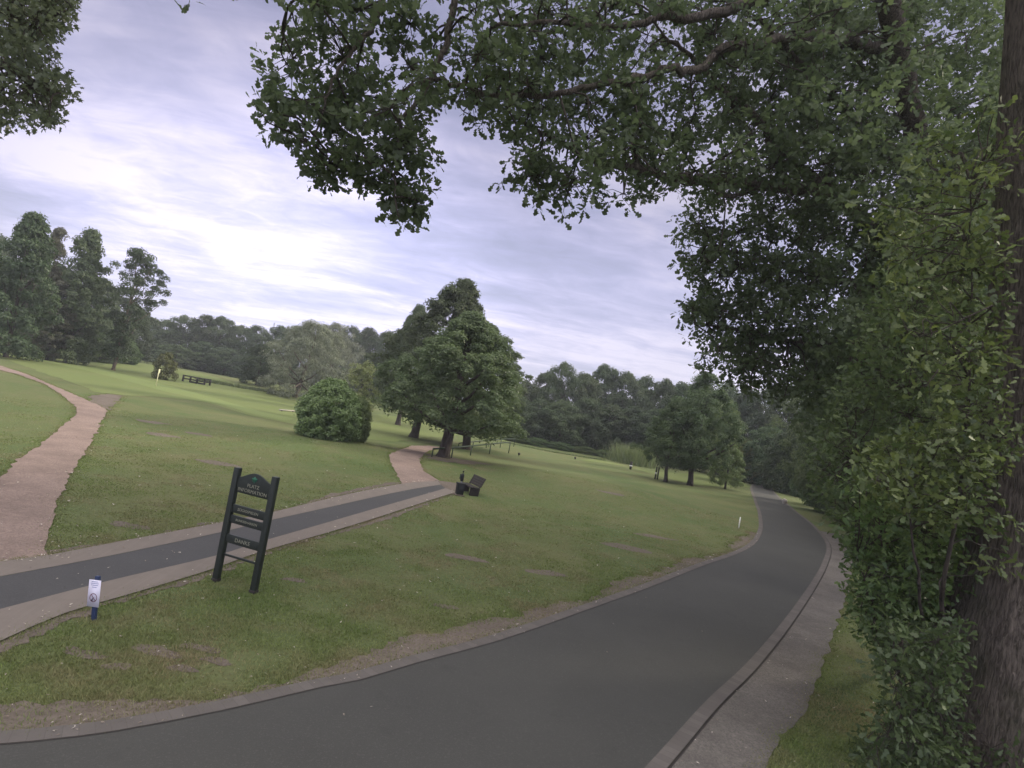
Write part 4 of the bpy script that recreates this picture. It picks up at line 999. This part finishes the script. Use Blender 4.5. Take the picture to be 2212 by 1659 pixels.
# radio mast
p = bearing(568 + 8, 420); hm = height_to(p, 697)
e = empty('radio_mast', p, 'thin grey lattice mast rising far behind the wood', 'mast'); m = MB()
for sx, sy in ((-1,-1),(1,-1),(0,1)): m.tube([[sx * 2.4, sy * 2.4, 0], [sx * .25, sy * .25, hm]], .16, 5)
zs = np.linspace(0, hm, 13)
for i in range(12):
    w0, w1 = 2.4 - 2.15 * zs[i] / hm, 2.4 - 2.15 * zs[i + 1] / hm; P3 = [(-1,-1),(1,-1),(0,1)]
    for j in range(3):
        A, B_ = P3[j], P3[(j + 1) % 3]; m.tube([[A[0]*w0, A[1]*w0, zs[i]], [B_[0]*w1, B_[1]*w1, zs[i+1]]], .09, 4)
m.build('lattice', M['grey_metal'], e)

# ------------------------------------------------------------------ sky, sun, lens veil volume
SUN_EL, SUN_AZ = R(27), R(64)      # azimuth from +Y towards +X
def N_back(nt, y):                # -1..1 to 0..1
    m = N(nt, 'ShaderNodeMath', operation='MULTIPLY_ADD'); m.inputs[1].default_value = .5; m.inputs[2].default_value = .5; nt.links.new(y, m.inputs[0]); return m.outputs[0]
Wd = bpy.data.worlds.new('World'); S.world = Wd; Wd.use_nodes = True
nt = Wd.node_tree; nt.nodes.clear()
out = N(nt, 'ShaderNodeOutputWorld'); bg = N(nt, 'ShaderNodeBackground'); bg.inputs['Strength'].default_value = .1
sky = N(nt, 'ShaderNodeTexSky', sky_type='NISHITA'); sky.sun_disc = False; sky.sun_elevation = SUN_EL; sky.sun_rotation = SUN_AZ
tc = N(nt, 'ShaderNodeTexCoord'); sep = N(nt, 'ShaderNodeSeparateXYZ'); nt.links.new(tc.outputs['Generated'], sep.inputs[0])
mx = N(nt, 'ShaderNodeMath', operation='MAXIMUM'); mx.inputs[1].default_value = 0; nt.links.new(sep.outputs['Z'], mx.inputs[0])
ad = N(nt, 'ShaderNodeMath', operation='ADD'); ad.inputs[1].default_value = .12; nt.links.new(mx.outputs[0], ad.inputs[0])
dvx = N(nt, 'ShaderNodeVectorMath', operation='DIVIDE'); cmb = N(nt, 'ShaderNodeCombineXYZ')
for i in range(3): nt.links.new(ad.outputs[0], cmb.inputs[i])
nt.links.new(tc.outputs['Generated'], dvx.inputs[0]); nt.links.new(cmb.outputs[0], dvx.inputs[1])
mp_ = N(nt, 'ShaderNodeMapping'); mp_.inputs['Rotation'].default_value = (0, 0, R(-18)); mp_.inputs['Scale'].default_value = (.33, 1.0, 0)
nt.links.new(dvx.outputs[0], mp_.inputs[0])
mp2 = N(nt, 'ShaderNodeMapping'); mp2.inputs['Scale'].default_value = (.8, 1.0, 0); mp2.inputs['Location'].default_value = (3.1, 1.7, 0); nt.links.new(dvx.outputs[0], mp2.inputs[0])
n1 = noise(nt, 1.9, 10, .6, mp_.outputs[0], .5); n2 = noise(nt, .8, 6, .55, mp2.outputs[0], .3)
am = N(nt, 'ShaderNodeMath', operation='MULTIPLY_ADD'); am.inputs[1].default_value = .55; nt.links.new(n2, am.inputs[0])
m5 = N(nt, 'ShaderNodeMath', operation='MULTIPLY'); m5.inputs[1].default_value = .55; nt.links.new(n1, m5.inputs[0]); nt.links.new(m5.outputs[0], am.inputs[2])
n3 = noise(nt, 5.5, 8, .62, mp2.outputs[0], .8)
a3 = N(nt, 'ShaderNodeMath', operation='MULTIPLY_ADD'); a3.inputs[1].default_value = .22; nt.links.new(n3, a3.inputs[0]); nt.links.new(am.outputs[0], a3.inputs[2])
cl_col = ramp(nt, a3.outputs[0], [(.48, (3.1, 3.2, 4.9)), (.58, (3.9, 3.9, 6.0)), (.65, (4.9, 4.75, 7.0)), (.76, (7.1, 6.6, 8.5))])
for e_ in ():
    pass
# brighter band low over the fairway, brighter overcast high up
el = ramp(nt, sep.outputs['Z'], [(0, 1.0), (.10, 1.12), (.22, 1.1), (.34, .86), (.48, (.67, .67, .69)), (.62, (.72, .72, .71)), (.75, (3.0, 2.95, 2.0)), (1, (3.6, 3.6, 2.4))])
v2 = mix(nt, 1.0, cl_col, el, 'MULTIPLY')
gd = ray(640, 650); dt = N(nt, 'ShaderNodeVectorMath', operation='DOT_PRODUCT'); dt.inputs[1].default_value = [float(v) for v in gd]
nt.links.new(tc.outputs['Generated'], dt.inputs[0])
v2 = mix(nt, 1.0, v2, ramp(nt, dt.outputs['Value'], [(.82, 1.0), (.93, 1.15), (.985, 1.6), (1.0, 1.9)]), 'MULTIPLY')
v2 = mix(nt, 1.0, v2, ramp(nt, N_back(nt, sep.outputs['Y']), [(.35, 2.3), (.5, 1.0)]), 'MULTIPLY')  # unseen sky behind the camera boosted, added to light camera-facing sides
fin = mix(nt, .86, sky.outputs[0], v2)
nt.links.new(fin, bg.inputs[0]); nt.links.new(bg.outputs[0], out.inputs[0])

sl = bpy.data.lights.new('sun', 'SUN'); sl.energy = 3.2; sl.angle = R(6); sl.color = (1, .90, .74)
so = bpy.data.objects.new('sun', sl); C.objects.link(so)
sd = Vector((math.sin(SUN_AZ) * math.cos(SUN_EL), math.cos(SUN_AZ) * math.cos(SUN_EL), math.sin(SUN_EL)))
so.rotation_euler = sd.to_track_quat('Z', 'Y').to_euler(); so.location = (40, 0, 60)

VEIL = True  # thin scattering volume added to imitate the lens veil
if VEIL:
    m, nt, out = nodes('veil_air'); v = N(nt, 'ShaderNodeVolumePrincipled')
    v.inputs['Color'].default_value = (.9, .95, 1, 1); v.inputs['Density'].default_value = .0007; v.inputs['Anisotropy'].default_value = 0
    nt.links.new(v.outputs[0], out.inputs['Volume'])
    mb = MB(); mb.box([0, 100, 30], [1900, 2000, 66]); hz = mb.build('haze', m); tag(hz, 'thin pale air haze over the whole golf course', 'haze', kind='stuff')

# ------------------------------------------------------------------ camera
cd = bpy.data.cameras.new('camera'); co = bpy.data.objects.new('camera', cd); C.objects.link(co)
cd.sensor_fit = 'HORIZONTAL'; cd.sensor_width = 36; cd.lens = FPX / PW * 36; cd.clip_start = .05; cd.clip_end = 4000
mtx = Matrix(((EX[0], EY[0], -_f[0], CAM[0]), (EX[1], EY[1], -_f[1], CAM[1]), (EX[2], EY[2], -_f[2], CAM[2]), (0, 0, 0, 1)))
co.matrix_world = mtx; S.camera = co
S.view_settings.view_transform = 'Standard'; S.view_settings.look = 'None'; S.view_settings.exposure = .17; S.view_settings.gamma = 1
S.render.engine = 'CYCLES'
S.cycles.max_bounces = 6; S.cycles.transparent_max_bounces = 4; S.cycles.diffuse_bounces = 3; S.cycles.transmission_bounces = 3; S.cycles.volume_bounces = 0
S.cycles.use_denoising = True
